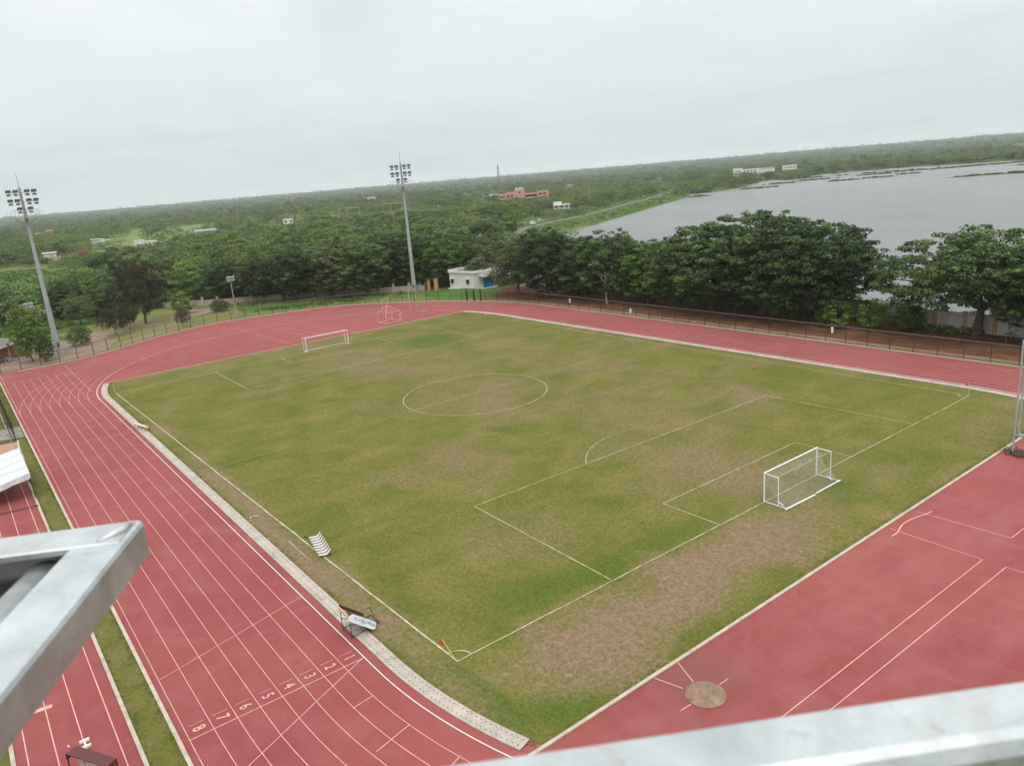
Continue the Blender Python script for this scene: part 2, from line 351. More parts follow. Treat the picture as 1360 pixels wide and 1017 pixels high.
cy.use_denoising=True; cy.use_adaptive_sampling=True; cy.adaptive_threshold=.015; cy.caustics_reflective=False; cy.caustics_refractive=False
# ---------------------------------------------------------------- numeric noise for meshes
def vnoise(x,y,s,seed):
    g=np.random.default_rng(seed).random((64,64)); x=np.asarray(x)/s+1000.3; y=np.asarray(y)/s+1000.7
    xi=np.floor(x).astype(int); yi=np.floor(y).astype(int); fx=x-xi; fy=y-yi; fx=fx*fx*(3-2*fx); fy=fy*fy*(3-2*fy)
    a=g[xi%64,yi%64]; b=g[(xi+1)%64,yi%64]; c=g[xi%64,(yi+1)%64]; d=g[(xi+1)%64,(yi+1)%64]
    return (a*(1-fx)+b*fx)*(1-fy)+(c*(1-fx)+d*fx)*fy
def fbm(x,y,s,seed): return .55*vnoise(x,y,s,seed)+.3*vnoise(x,y,s*.45,seed+1)+.15*vnoise(x,y,s*.2,seed+2)
def hill(x,y):
    x=np.asarray(x,float);y=np.asarray(y,float)
    r=np.hypot(x+77,y-51); t=np.clip((r-1900)/4600,0,1); t=t*t*(3-2*t)
    side=np.clip((-y-.2*x)/3000,0,1)
    return t*(17+16*fbm(x,y,1500,3)+12*side)
# ---------------------------------------------------------------- ground (polar sheet out to the horizon)
def make_ground():
    rs=np.concatenate([[0,60,120,200,300,450,650,900,1200,1600],np.geomspace(2000,9300,26)]); na=160
    an=np.linspace(0,2*PI,na,endpoint=False); V=[];F=[]
    for r in rs:
        for a in an: V.append((-77+r*math.cos(a),51+r*math.sin(a)))
    V=np.array(V); z=hill(V[:,0],V[:,1]); z[:na]=0
    for i in range(len(rs)-1):
        for k in range(na):
            F.append((i*na+k,(i+1)*na+k,(i+1)*na+(k+1)%na,i*na+(k+1)%na))
    rr_=np.hypot(V[:,0]+77,V[:,1]-51); wood=np.clip((rr_-900)/900,0,1)
    struct(link('ground',npmesh('ground',np.c_[V,z],F[na:],M['ground'],{'wood':('POINT',wood)},smooth=True)))
    b=MB(); b.poly([(-77+60*math.cos(a),51+60*math.sin(a),0) for a in an]); struct(b.build('ground',M['ground']))
make_ground()
def sheet(name,pts,z,mat): 
    b=MB(); b.poly([(p[0],p[1],z) for p in pts]); return struct(b.build(name,mat))
def arc(cx,cy,r,a0,a1,n=40): return [(cx+r*math.cos(R(a0+(a1-a0)*i/n)),cy+r*math.sin(R(a0+(a1-a0)*i/n))) for i in range(n+1)]
CX=42.2
FENCE=[(80.2,49),(80,46),(79.9,40.4),(80.8,34.3),(84.1,27.3),(90.0,19.0),(94.5,10),(95.8,1.3),(94.6,-6.9),(92.5,-15.4),(88.9,-23.2),(82.6,-30.2),(73.6,-37.2),(63.2,-42.6),(52.3,-46.7),(40,-47.3),(20,-47.4),(0,-47.4),(-20,-47.3),(-45,-47.2),(-75,-47.2)]
def smooth(P,n=4):
    out=[]
    for i in range(len(P)-1):
        p0=np.array(P[max(i-1,0)]);p1=np.array(P[i]);p2=np.array(P[i+1]);p3=np.array(P[min(i+2,len(P)-1)])
        for k in range(n):
            t=k/n; out.append(tuple(.5*((2*p1)+(-p0+p2)*t+(2*p0-5*p1+4*p2-p3)*t*t+(-p0+3*p1-3*p2+p3)*t**3)))
    return out+[tuple(P[-1])]
FS=smooth(FENCE,4)
def offset(P,d):
    o=[]
    for i,p in enumerate(P):
        a=np.array(P[min(i+1,len(P)-1)])-np.array(P[max(i-1,0)]); a=a/np.linalg.norm(a); o.append((p[0]+a[1]*d,p[1]-a[0]*d))
    return o
# offset(+) = to the right of travel; travelling from the hut clockwise the field lies to the right
def clip_y(P): return [(x,min(y,46.6)) for x,y in P]
track_edge=[p for p in offset(FS,.75) if p[1]<46.6]
sheet('running_track',[(-110,46.62),(79.2,46.62)]+track_edge+[(-110,-46.5)],.010,M['track'])
# beyond the fence: verge, dirt, dry grass
sheet('soil_verge',[(56,-46.2),(44,-46.5),(-80,-46.4),(-80,-62.3),(-27,-62.2),(-12,-65.6),(38,-65.4),(72,-62),(72,-52),(64,-47)],.004,M['soil'])
b=MB(); b.strip([(66,-43.6)]+offset(FS,-1.2)[52:],2.2,.008); struct(b.build('dirt_path',M['sandpath']))
b=MB(); b.strip([p for p in offset(FS,-.9)[2:54]],2.4,.009); struct(b.build('dirt_path',M['sandpath']))
sheet('dirt_yard',[(80.4,48),(80.3,35),(84,29),(97,24),(104,29),(112,38),(118,52),(100,58),(81,56)],.005,M['dirt'])
sheet('dry_grass',[(84.3,28.8),(90.5,20.5),(96,10),(97.3,1),(104,-5),(114,-6),(124,0),(133,10),(131,20),(118,33),(104,29),(97,24)],.006,M['yellowgrass'])
sheet('dirt_patch',[(96,31),(101,26),(108,22.5),(114,24),(112,29),(104,32.5)],.009,M['dirt'])
sheet('dirt_patch',[(112,4),(116,-3),(122,-4),(125,2),(121,8),(115,9)],.009,M['dirt'])
# green mound in front of the white house
def mound():
    xs=np.linspace(60,90,31); ys=np.linspace(-60,-36,25); V=[];F=[]
    for x in xs:
        for y in ys:
            dd=1-min(1,math.hypot((x-75.5)/13.5,(y+48.5)/9.5)); V.append((x,y,-.06+.75*dd*dd*(3-2*dd)+.07*dd))
    m=len(ys)
    for i in range(len(xs)-1):
        for k in range(m-1): F.append((i*m+k,(i+1)*m+k,(i+1)*m+k+1,i*m+k+1))
    struct(link('grass_mound',npmesh('grass_mound',V,F,M['mound'],smooth=True)))
mound()
# infield
IN=[(53.5,33.3)]+[p for p in arc(CX,0,35.0,72,90,10)]+[p for p in arc(-CX,0,35.0,90,108,10)]+[(-53.2,33.2),(-53.2,-33.2)]+arc(-CX,0,35.0,252,270,10)+arc(CX,0,35.0,270,288,10)+[(53.5,-33.3)]
def inside_in(x,y):
    ok=(x>-53.2)&(x<53.5)&(abs(y)<35.0); ax=np.abs(x)-CX
    return ok&((ax<0)|(np.hypot(ax,y)<35.0))
PATCH=[(34,.6,15,9,.30),(21,-2,15,8,.30),(-1,.2,11,10,.34),(0,-17.7,14,5,.30),(-37,.5,8.5,5.5,.46),(-24.7,-19.5,6,3.5,.42),(-18,15,6,4.5,.42),(-17.2,21.2,3.5,2.5,.36),
 (-49.2,14,3.4,11,.85),(-48.6,25.5,3.2,6.5,.7),(39.6,1.3,7,4,.42),(-22,-6.5,13,6,.28),(21,-20.4,11,5,.28),(-50.2,-23.2,2.2,5,.25),(-22,34,26,1.0,.62),(-2,34.1,3,1.6,.6),(-20,34.2,5,1.5,.55),(19,34.0,3.5,1.2,.55),(-38,34.0,3,1.3,.6),(51,0,2.5,30,.28),(-34,21,6,4,.14),(-30,33.3,14,1.0,.4)]
LUSH=[(-40,34.5,7,.55,1.1),(-48,33.6,5,.8,1.1),(-26,34.6,6,.4,1.0),(-52,31.5,2,2.5,.7),(-43.5,20,2.2,12,.62),(-46.5,-12,5,9,.35),(-48,-3,4,4,.6),(33,-14,7,6,.65),(38,14,5,9,.4),(10,29,24,4,.35),(-24,-30,18,4,.3),(-52.3,27,1.2,8,.5),(-35,34.7,12,.5,.7),(-30,-14,6,6,.2),(20,24,8,5,.3),(-44,30,2,3,.4),(-51,-12,2,8,.5)]
def infield():
    xs=np.arange(-53.2,53.51,.485); ys=np.arange(-35.0,35.01,.5); X,Y=np.meshgrid(xs,ys,indexing='ij')
    ax=np.maximum(np.abs(X)-CX,0); lim=np.sqrt(np.maximum(35.0**2-ax**2,0)); Yc=Y/35.0*lim
    wear=np.zeros_like(X); lush=np.zeros_like(X)
    jx=(fbm(X,Yc,6,11)-.5)*7; jy=(fbm(X,Yc,6,21)-.5)*5
    for (px,py,rx,ry,s) in PATCH:
        k=.35 if min(rx,ry)<2 else 1
        d=np.hypot((X+jx*k-px)/rx,(Yc+jy*k-py)/ry); wear=np.maximum(wear,1.22*s*np.clip(1.4-d,0,1))
    for (px,py,rx,ry,s) in LUSH:
        k=.3 if min(rx,ry)<2 else 1
        d=np.hypot((X+jx*k-px)/rx,(Yc+jy*k-py)/ry); lush=np.maximum(lush,s*np.clip(1.5-d,0,1))
    wear=wear+.55*np.clip(fbm(X,Yc,9,31)-.52,0,1); lush=lush*(1-np.clip(wear,0,.6))
    z=.035+.02*(fbm(X,Yc,5,41)-.5); n,m=X.shape; I=np.arange(n*m).reshape(n,m)
    F=np.stack([I[:-1,:-1],I[1:,:-1],I[1:,1:],I[:-1,1:]],-1).reshape(-1,4)
    me=npmesh('infield_grass',np.stack([X,Yc,z],-1).reshape(-1,3),F,M['pitch'],{'wear':('POINT',wear),'lush':('POINT',lush)},smooth=True)
    struct(link('infield_grass',me))
infield()
# ragged grass tufts creeping over the drain and kerb edges
def tufts():
    rng=np.random.default_rng(8); P=[]
    for x in rng.uniform(-53,53.5,1500):
        ax=max(abs(x)-CX,0); y=math.sqrt(35.0**2-ax*ax)*(1 if rng.random()<.75 else -1); P.append((x,y*(1+rng.normal(0,.0035))))
    for y in rng.uniform(-33,33,900): P.append((-53.0+rng.normal(0,.08),y))
    for x in rng.uniform(-80,75,1200): P.append((x,rng.choice([46.88,48.24])+rng.normal(0,.08)))
    P=np.array(P); n=len(P); k=5; C=np.repeat(P,k,0)+rng.normal(0,.07,(n*k,2)); a=rng.uniform(0,2*PI,n*k); h=rng.uniform(.0,.035,n*k); wd=rng.uniform(.03,.09,n*k)
    dx=np.stack([np.cos(a),np.sin(a)],1)*wd[:,None]; ln=rng.normal(0,.12,(n*k,2))
    b0=np.c_[C-dx,np.full(n*k,.02)]; b1=np.c_[C+dx,np.full(n*k,.02)]; t1=np.c_[C+dx*.4+ln,.03+h]; t0=np.c_[C-dx*.4+ln,.03+h]
    V=np.stack([b0,b1,t1,t0],1).reshape(-1,3); F=np.arange(len(V)).reshape(-1,4)
    o=link('grass_tufts',npmesh('grass_tufts',V,F,M['strip'])); tag(o,'short ragged grass fringing the drain covers and kerbs','grass',kind='stuff')
tufts()
# drain covers along the inside of the track
def drain_mesh(name,pts):
    b=MB(); n=len(pts); P=offset(pts,-.42); Q=offset(pts,.42); L=[0]
    for i in range(1,n): L.append(L[-1]+math.dist(pts[i],pts[i-1]))
    for i in range(n-1): b.quad((*P[i],.075),(*P[i+1],.075),(*Q[i+1],.075),(*Q[i],.075))
    uv=[]
    for i in range(n-1): uv+=[(L[i]/1.0,1),(L[i+1]/1.0,1),(L[i+1]/1.0,0),(L[i]/1.0,0)]
    for A,s in((P,1),(Q,-1)):
        for i in range(n-1):
            b.quad((*A[i],0),(*A[i+1],0),(*A[i+1],.075),(*A[i],.075)); uv+=[(.5,.1)]*4
    o=b.build(name,M['drain']); l=o.data.uv_layers.new(name='UVMap')
    for i,q in enumerate(uv): l.data[i].uv=q
    return struct(o)
def inner(r,s=1): 
    q=arc(CX,0,r,90-17.5,90,12)+[(x,r) for x in np.linspace(40,-40,60)]+arc(-CX,0,r,90,90+17,12)
    return [(x,s*y) for x,y in q]
drain_mesh('drain_cover',inner(35.48)); drain_mesh('drain_cover',[(x,-y) for x,y in inner(35.48)][::-1])
# straight kerbs round the field ends, the track edge and the grass strip
b=MB(); b.wall([(-53.28,-36.3),(-53.28,34.3)],.2,0,.085); b.build('kerb',M['kerb']); struct(COL.objects[-1])
b=MB(); b.wall([(53.58,-34.6),(53.58,34.4)],.16,0,.055); struct(b.build('kerb',M['kerb']))
b=MB(); b.wall([(-110,46.72),(79.3,46.72)],.2,0,.10); struct(b.build('kerb',M['kerb']))
b=MB(); b.wall([(-110,48.38),(18.5,48.38),(29.5,47.75)],.2,0,.10); struct(b.build('kerb',M['kerb']))
b=MB(); b.wall(offset(FS,.35)[6:],.22,0,.09); struct(b.build('kerb',M['kerb']))
b=MB(); b.wall([(-110,53.55),(18,53.55)],.2,0,.10); struct(b.build('kerb',M['kerb']))
sheet('grass_strip',[(-110,46.8),(79,46.8),(79,60),(-110,60)],.014,M['strip'])
sheet('practice_runway',[(-110,48.46),(18.6,48.46),(18.6,53.47),(-110,53.47)],.022,M['track'])
sheet('sand_pit',[(19.2,47.9),(29.0,47.72),(30.2,54.5),(19.2,54.5)],.03,M['sandpit'])
sheet('concrete_slab',[(30.9,46.84),(37,46.84),(36.5,60),(31.5,60)],.024,M['concrete'])
# ---------------------------------------------------------------- painted lines
ZL=.018
L=MB()
for k in range(1,9):
    r=36.5+1.22*k; wd=.038
    L.strip(arc(CX,0,r,-90,90,90)+[(x,r) for x in np.linspace(40,-40,30)]+arc(-CX,0,r,90,270,90)+[(x,-r) for x in np.linspace(-40,40,30)],wd,ZL,closed=True)
    if k<8: L.strip([(42.5,r+.002),(69.6,r)],wd,ZL+.004)
L.strip([(42.5,46.262),(78.8,46.262)],.055,ZL+.004); L.strip([(50,36.5),(77,36.5)],.05,ZL+.004)
L.strip([(69.7,36.4),(69.7,46.2)],.05,ZL); L.strip([(59.7,46.2),(59.9,41)],.04,ZL)
L.strip([(-40.7,36.5),(-40.7,46.26)],.055,ZL+.008); L.strip([(-34.2,46.2),(-31.4,36.5)],.04,ZL+.008)
L.strip([(22.5,45.9),(20.9,36.5)],.035,ZL+.008)
L.strip([(-40.72,36.6),(-42.1,39.5),(-44.6,44.6),(-46.4,47.5)][:3],.045,ZL+.012)
for a,b_ in (((-44.14,37.72),(-44.3,38.94)),((-47.45,37.3),(-48.0,39.5)),((-51.0,36.6),(-51.6,38.2)),((-54,42),(-55.3,43.6)),((-50.5,42.2),(-51.4,44))): L.strip([a,b_],.05,ZL+.008)
for k in range(8): L.strip([(-39.58,36.72+1.22*k),(-39.58,37.5+1.22*k)],.03,ZL+.008)
for a,b_ in (((75,-3),(58,-5)),((80.6,3.5),(54.8,2.5)),((80.8,-.8),(60.2,-2.4)),((66.4,6.9),(63,3))): L.strip([a,b_],.06,ZL)
for y in (49.1,50.52,51.75,52.95): L.strip([(-110,y),(18.4,y)],.055,ZL+.012)
L.strip([(-32.33,51.4),(-32.14,52.75)],.35,ZL+.016); L.strip([(-41.2,49.2),(-40.9,50.4)],.3,ZL+.016); L.strip([(-9.5,49.1),(-9.3,52.9)],.05,ZL+.016)
L.strip([(-59.5,31),(-59.84,1.81),(-59.84,1.8)],.05,ZL); L.strip([(-59.84,1.81),(-53.7,1.56)],.05,ZL+.004)
L.strip([(-60.7,31),(-61.2,1.84)],.05,ZL); L.strip([(-61.2,1.84),(-68,1.8)],.05,ZL+.004)
L.strip([(-53.75,-2.3),(-59.95,-2.4)],.05,ZL); L.strip([(-59.95,-2.4),(-60.1,-14)],.05,ZL+.004)
L.strip(smooth([(-54.32,2.58),(-54.34,1.77),(-54.08,.8),(-54.0,-.2),(-54.12,-1.2),(-54.38,-2.24),(-54.5,-3.04)],5),.09,ZL+.008)
L.strip([(-53.4,25.8),(-54.98,25.36)],.05,ZL); L.strip([(-53.38,23.9),(-55.05,24.59)],.05,ZL); L.strip([(-55.99,26.74),(-56.03,25.98)],.05,ZL); L.strip([(-56.06,23.82),(-56.07,23.07)],.05,ZL)
struct(L.build('track_lines',M['line']))
L=MB(); L.wall(inner(36.46),.055,.0,.05); L.wall([(x,-y) for x,y in inner(36.46)],.055,0,.05); L.strip(arc(CX,0,36.5,-90,90,90),.07,ZL+.004)
struct(L.build('inner_kerb_line',M['linewhite']))
# lane numbers by the finish line
def digits():
    b=MB(); dg=bpy.context.evaluated_depsgraph_get()
    for k in range(8):
        cu=bpy.data.curves.new('digit','FONT'); cu.body=str(k+1); cu.size=.92; cu.align_x='CENTER'; cu.align_y='CENTER';  cu.space_character=1
        o=bpy.data.objects.new('digit',cu); COL.objects.link(o); bpy.context.view_layer.update()
        me=bpy.data.meshes.new_from_object(o.evaluated_get(bpy.context.evaluated_depsgraph_get()))
        n=len(b.v); y0=37.12+1.22*k
        for q,(ox,oy) in enumerate(((0,0),(.013,0),(-.013,0),(0,.010),(0,-.010))):
            n=len(b.v)
            for v in me.vertices: b.v.append((-40.08-v.co.x*.78+ox,y0-v.co.y+oy,ZL+.003+.003*q))
            for p in me.polygons: b.f.append(tuple(n+i for i in p.vertices)); b.m.append(0)
        bpy.data.objects.remove(o); bpy.data.curves.remove(cu); bpy.data.meshes.remove(me)
    struct(b.build('lane_numbers',M['line']))
digits()
# football pitch markings, at the corners as they are painted
ZP=.066
A1,A2,B1,B2=(-44.86,32.73),(-44.86,-32.54),(44.85,34.0),(44.95,-33.64)
P=MB()
def pl(a,b_,w=.075,z=ZP): 
    n=max(2,int(math.dist(a,b_)/1.2)); q=[(a[0]+(b_[0]-a[0])*i/n,a[1]+(b_[1]-a[1])*i/n) for i in range(n+1)]
    q=[(x+random.gauss(0,.012),y+random.gauss(0,.012)) for x,y in q]; P.strip(q,w,z)
pl(A1,B1,.11); pl(A1,A2,.08,ZP+.003); pl(B1,B2,.07); pl(A2,B2,.08,ZP+.003); pl((-.7,33.4),(0,9.2),.03,ZP+.006); pl((0,9),(.35,-24),.06,ZP+.006); pl((.35,-24.2),(.5,-32.9),.035,ZP+.006)
pl((-28.31,20.03),(-28.58,-20.13)); pl((-44.75,20.39),(-28.31,20.03),.08,ZP+.003); pl((-44.56,-20.57),(-28.58,-20.13),.08,ZP+.003)
pl((-39.3,9.2),(-39.3,-9.2),.08); pl((-44.8,9.2),(-39.3,9.2),.07,ZP+.003); pl((-44.8,-9.2),(-39.3,-9.2),.07,ZP+.003)
pl((29.2,19.64),(28.2,-20.33),.09); pl((45,19.5),(29.2,19.64),.08,ZP+.003); pl((45.1,-20.9),(28.2,-20.33),.08,ZP+.003)
pl((39.2,8.9),(39.3,-9.2),.08); pl((44.9,8.6),(39.2,8.9),.07,ZP+.003); pl((45,-9.2),(39.3,-9.2),.07,ZP+.003)
P.strip(arc(0,.2,9.15,0,360,80)[:-1],.09,ZP+.009,closed=True)
P.strip(arc(-33.8,0,9.15,8,53,12),.07,ZP+.006); P.strip(arc(-33.8,0,9.15,-53,8,14),.035,ZP+.006); P.strip(arc(34,0,9.15,127,233,26),.03,ZP+.006)
P.strip(arc(A1[0],A1[1],1,-90,0,8),.09,ZP+.006); P.strip(arc(A2[0],A2[1],1,0,90,8),.08,ZP+.006)
P.strip([(-23.2,34.0),(-22.4,34.4),(-22.3,33.9),(-26.6,34.0)][1:],.05,ZP+.006)
struct(P.build('pitch_lines',M['chalk']))
# ---------------------------------------------------------------- lake, shore, road, field
LAKE=[(-700,-70),(84,-72),(122,-86),(150,-122),(178.7,-174.8),(228,-261),(262,-322),(303,-396),(312,-412),(322,-428),(345,-440),(357,-456),(338,-480),(361,-551),(400,-620),(428,-687),(385,-668),(422,-770),(421,-814),(365,-878),(304,-903),(244,-880),(100,-925),(-200,-1000),(-700,-1100)]
sheet('lake',LAKE,.05,M['water'])
def blob(cx,cy,rx,ry,rot,n=28,seed=0,z=.3):
    rg=random.Random(seed); ph=[rg.uniform(0,6.3) for _ in range(4)]; pts=[]
    for i in range(n):
        a=2*PI*i/n; k=1+.25*math.sin(2*a+ph[0])+.18*math.sin(5*a+ph[1])+.1*math.sin(9*a+ph[2])
        x,y=rx*k*math.cos(a),ry*k*math.sin(a); pts.append((cx+x*math.cos(rot)-y*math.sin(rot),cy+x*math.sin(rot)+y*math.cos(rot)))
    return pts
ISL=[(173,-564,22,5,3.9),(160,-573,9,4,3.9),(148,-580,14,6,3.9),(152,-590,8,3,3.9),(270,-672,10,4,3.9),(312,-427,10,3,3.8),(288,-594,22,4,3.9),(273,-624,14,4,3.9),(322,-522,16,4,3.9),(344,-642,22,9,3.9),(287,-759,40,9,3.9),(255,-800,40,8,3.9),(318,-700,26,6,3.9),(200,-742,16,5,3.9),(330,-760,36,8,3.9),(230,-835,60,7,3.9),(350,-590,16,5,3.9),(385,-700,30,9,3.9),(120,-600,8,3,3.9)]
b=MB()
for i,(x,y,rx,ry,ro) in enumerate(ISL):
    q=blob(x,y,rx,ry,ro,seed=i); c=(x,y,.55)
    for k in range(len(q)):
        a,e=q[k],q[(k+1)%len(q)]; b.poly([(*a,.03),(*e,.03),c])
struct(b.build('reed_islands',M['reed']))
ROAD=[(176,-140),(198,-160),(217,-182),(230,-204),(254,-259),(311,-354),(350,-422),(420,-520),(520,-640)]
b=MB()   # raised embankment with a road on top
RS=smooth(ROAD,4)
for (d0,z0,d1,z1) in ((-4.5,1.6,-14,0.0),(4.5,1.6,24,.02)):
    E0=offset(RS,d0);E1=offset(RS,d1)
    for i in range(len(RS)-1):
        q=[(*E0[i],z0),(*E0[i+1],z0),(*E1[i+1],z1),(*E1[i],z1)]; b.quad(*(q if d0<0 else q[::-1]))
for i in range(len(RS)-1):
    E0=offset(RS,-4.5);E1=offset(RS,4.5); b.quad((*E1[i],1.6),(*E1[i+1],1.6),(*E0[i+1],1.6),(*E0[i],1.6))
struct(b.build('embankment',M['bankgrass']))
b=MB(); b.strip(RS,5.0,1.63); struct(b.build('road',M['asphalt']))
sheet('crop_field',[(214,60),(206,30),(222,12),(300,4),(372,20),(400,80),(300,110)],.02,M['crop'])
MEADOW=[(357,-456),(361,-551),(428,-687),(422,-814),(365,-878),(520,-960),(760,-900),(700,-640),(480,-470),(400,-440)]
sheet('meadow',MEADOW,.03,M['bankgrass'])
# ---------------------------------------------------------------- trees
def unit(v): return v/np.maximum(np.linalg.norm(v,axis=-1,keepdims=True),1e-9)
def leaves(blobs,dens,size,rng,aspect=.62,up=.6,droop=0.0,tonevar=.2):
    """leaf faces spread over flattened clumps: blobs rows = cx,cy,cz,rx,ry,rz,tone"""
    B=np.asarray(blobs,float); area=(B[:,3]*B[:,4]+B[:,3]*B[:,5]+B[:,4]*B[:,5])/3*4*PI
    n=np.maximum(6,(area*dens)).astype(int); I=np.repeat(np.arange(len(B)),n); m=len(I)
    d=unit(rng.normal(size=(m,3))); d[:,2]=d[:,2]*.8+.15; d=unit(d); rad=rng.uniform(.5,1.08,m)**.8
    C=B[I,:3]+d*B[I,3:6]*rad[:,None]; C[:,2]-=droop*rng.random(m)
    nn=unit(d*.75+np.array([0,0,up])+rng.normal(size=(m,3))*.38); t=unit(np.cross(nn,rng.normal(size=(m,3)))); b=np.cross(nn,t)
    if droop>0: t=unit(t*.6+np.array([0,0,-.8])); b=unit(np.cross(nn,t))
    s=size*rng.uniform(.55,1.3,m)[:,None]; bend=nn*s*.18
    V=np.stack([C+t*s-bend,C+b*s*aspect,C-t*s-bend,C-b*s*aspect],1).reshape(-1,3)
    return V,B[I,6]+rng.normal(0,tonevar,m)*.6
def crown_blobs(rng,rx,rz,cz,n,br,flat,inner=.25,top=1.0,lump=.22,low=-.75,cone=0):
    """clump centres over an uneven dome"""
    ph=rng.uniform(0,6.28,(5,)); out=[]
    k=np.arange(n)+.5; zz=1-2*k/n; zz=low+(1-low)*(zz+1)/2; a=k*2.39996+rng.uniform(0,6)
    for i in range(n):
        z=zz[i]+rng.normal(0,.05); r=math.sqrt(max(0,1-min(1,z*z))); an=a[i]+rng.normal(0,.2)
        L=1+lump*(math.sin(2*an+ph[0])*.5+math.sin(3*an+ph[1]+2*z)*.5+math.sin(5*an+ph[2]-3*z)*.35)+rng.normal(0,.07)
        q=rng.uniform(.76,.98) if rng.random()>inner else rng.uniform(.35,.7)
        if cone: r=(1-(z+1)/2)**.8*1.0+.05
        s=br*rng.uniform(.7,1.25)
        out.append((rx*r*L*q*math.cos(an),rx*r*L*q*math.sin(an),cz+rz*z*q*(min(L,1.06) if z>0 else 1)*top,s,s*rng.uniform(.8,1.2),s*flat,np.clip(rng.normal(.48,.2),.02,1)))
    return np.array(out)
def trunk_mb(rng,blobs,h0,r0,forks=6,lean=.3):
    b=MB(); f=Vector((rng.normal(0,lean),rng.normal(0,lean),h0))
    b.tube([(0,0,-.4),(f.x*.25,f.y*.25,h0*.4),tuple(f)],[r0*1.25,r0,r0*.8],8)
    idx=rng.choice(len(blobs),min(forks*4,len(blobs)),replace=False); mains=[]
    for i in idx[:forks]:
        e=Vector(blobs[i,:3]); m=f.lerp(e,.5)+Vector((0,0,.12*(e-f).length)); b.tube([f,m,e],[r0*.55,r0*.33,r0*.1],6); mains.append((m,e))
    for j,i in enumerate(idx[forks:]):
        m,e0=mains[j%forks]; e=Vector(blobs[i,:3]); mm=m.lerp(e,.55)+Vector((0,0,.06*(e-m).length)); b.tube([m,mm,e],[r0*.26,r0*.16,r0*.05],5)
    return b
PROTO={}
def proto(key,seed,rx,rz,cz,n,br,flat,dens,size,leaf,bark='bark',h0=2.5,r0=.28,**kw):
    rng=np.random.default_rng(seed); lk={k:kw.pop(k) for k in('droop','aspect','up') if k in kw}
    B=crown_blobs(rng,rx,rz,cz,n,br,flat,**kw); V,t=leaves(B,dens,size,rng,**lk)
    me=npmesh('crown',V,np.arange(len(V)).reshape(-1,4),M[leaf],{'tone':('FACE',t)})
    tb=trunk_mb(rng,B,h0,r0); tm=bpy.data.meshes.new('trunk'); tm.from_pydata(tb.v,[],tb.f); tm.materials.append(M[bark]); tm.update()
    PROTO[key]=(me,tm,max(V[:,2]))
# close-range kinds
proto('rain1',11,8.0,6.4,7.6,580,.78,.52,14.5,0.178,'leaf',h0=3.0,r0=.42,low=-.82,inner=.3,lump=.24)
proto('rain2',12,7.4,6.4,7.4,540,.76,.52,14.5,0.178,'leaf',h0=3.0,r0=.38,low=-.84,inner=.3,lump=.28)
proto('rain3',13,8.8,5.6,7.4,600,.8,.48,13.5,0.185,'leaf',h0=3.2,r0=.45,low=-.72,inner=.22,lump=.28)
proto('full1',21,5.6,6.4,7.0,390,.74,.55,14.5,0.172,'leaf',h0=2.6,r0=.3,low=-.92,lump=.3)
proto('full2',22,5.0,6.6,7.2,350,.72,.58,14.5,0.172,'leaf2',h0=2.8,r0=.28,low=-.92,lump=.32)
proto('full3',23,6.2,6.0,6.8,400,.78,.52,14,0.178,'leaf',h0=2.6,r0=.3,low=-.92,lump=.34)
proto('bright1',24,4.6,5.2,5.8,290,.7,.55,14.5,0.165,'leaf3',h0=2.0,r0=.22,low=-.9,lump=.32)
proto('olive1',25,4.8,5.4,6.2,280,.7,.55,11.5,0.165,'leaf2',h0=2.2,r0=.24,low=-.88,lump=.34)
proto('pale1',26,3.4,4.6,6.2,90,.85,.55,8.8,0.165,'leafpale',h0=2.2,r0=.2,low=-.85,lump=.2)
proto('cas1',31,5.4,7.4,8.6,175,.8,1.0,11,0.330,'leafcas',h0=3.2,r0=.26,low=-.85,lump=.3,aspect=.17,droop=.5,inner=.35,up=.3)
proto('cas2',32,3.4,3.2,4.4,80,.75,.9,8.8,0.277,'leafcas',h0=2.4,r0=.1,low=-.7,lump=.35,aspect=.18,droop=.6,up=.3)
proto('shrub1',41,1.9,1.7,1.7,50,.62,.75,18.9,0.112,'leaf',h0=.5,r0=.09,low=-.9,lump=.2)
proto('shrub2',42,3.0,2.9,2.9,60,.8,.55,9,0.2,'leaf3',h0=.8,r0=.12,low=-.95,lump=.3)
TREES=[]
def tree(kind,name,x,y,h,wd,label,cat='tree',group=None,z=0,rz=None):
    cm,tm,hh=PROTO[kind]; t=thing(name,(x,y,z),random.uniform(0,6.28) if rz is None else rz,label,cat,group)
    s=h/hh; t.scale=(s*wd,s*wd,s); link('crown',cm,t); link('trunk',tm,t); TREES.append((x,y,5*s*wd)); return t
G='trees between the track and the lake'
tree('olive1','tree',61.0,-54.5,14.1,1.21,'olive-brown tree hanging over the right end of the small white house',group=G)
tree('full1','tree',50.8,-55,15.3,1.13,'dense green tree next to the olive tree, in front of the lake corner',group=G)
tree('pale1','tree',47,-60,14.1,0.97,'slender pale-leaved tree rising above the hedge of green trees at the near lake corner',group=G)
tree('full3','tree',41.3,-57.5,13.0,1.08,'round green tree left of the bare grey tree, trunk by the fence',group=G)
tree('full1','tree',33.4,-58.0,14.7,1.08,'tall dark green tree whose crown surrounds the bare grey branches',group=G)
tree('bright1','tree',24.4,-58.5,12.0,1.24,'lighter green lower tree between the bare grey tree and the huge dark crowns',group=G)
tree('full3','tree',17.5,-58.5,12.8,1.08,'medium green tree tucked against the left flank of the huge dark crowns',group=G)
tree('rain2','rain_tree',10.0,-59.5,15.8,1.21,'spreading rain tree with ragged layered top, leftmost of the huge crowns before the lake',group=G)
tree('rain1','rain_tree',-.5,-60.0,17.9,1.19,'tallest rain tree, its crown standing highest against the lake water',group=G)
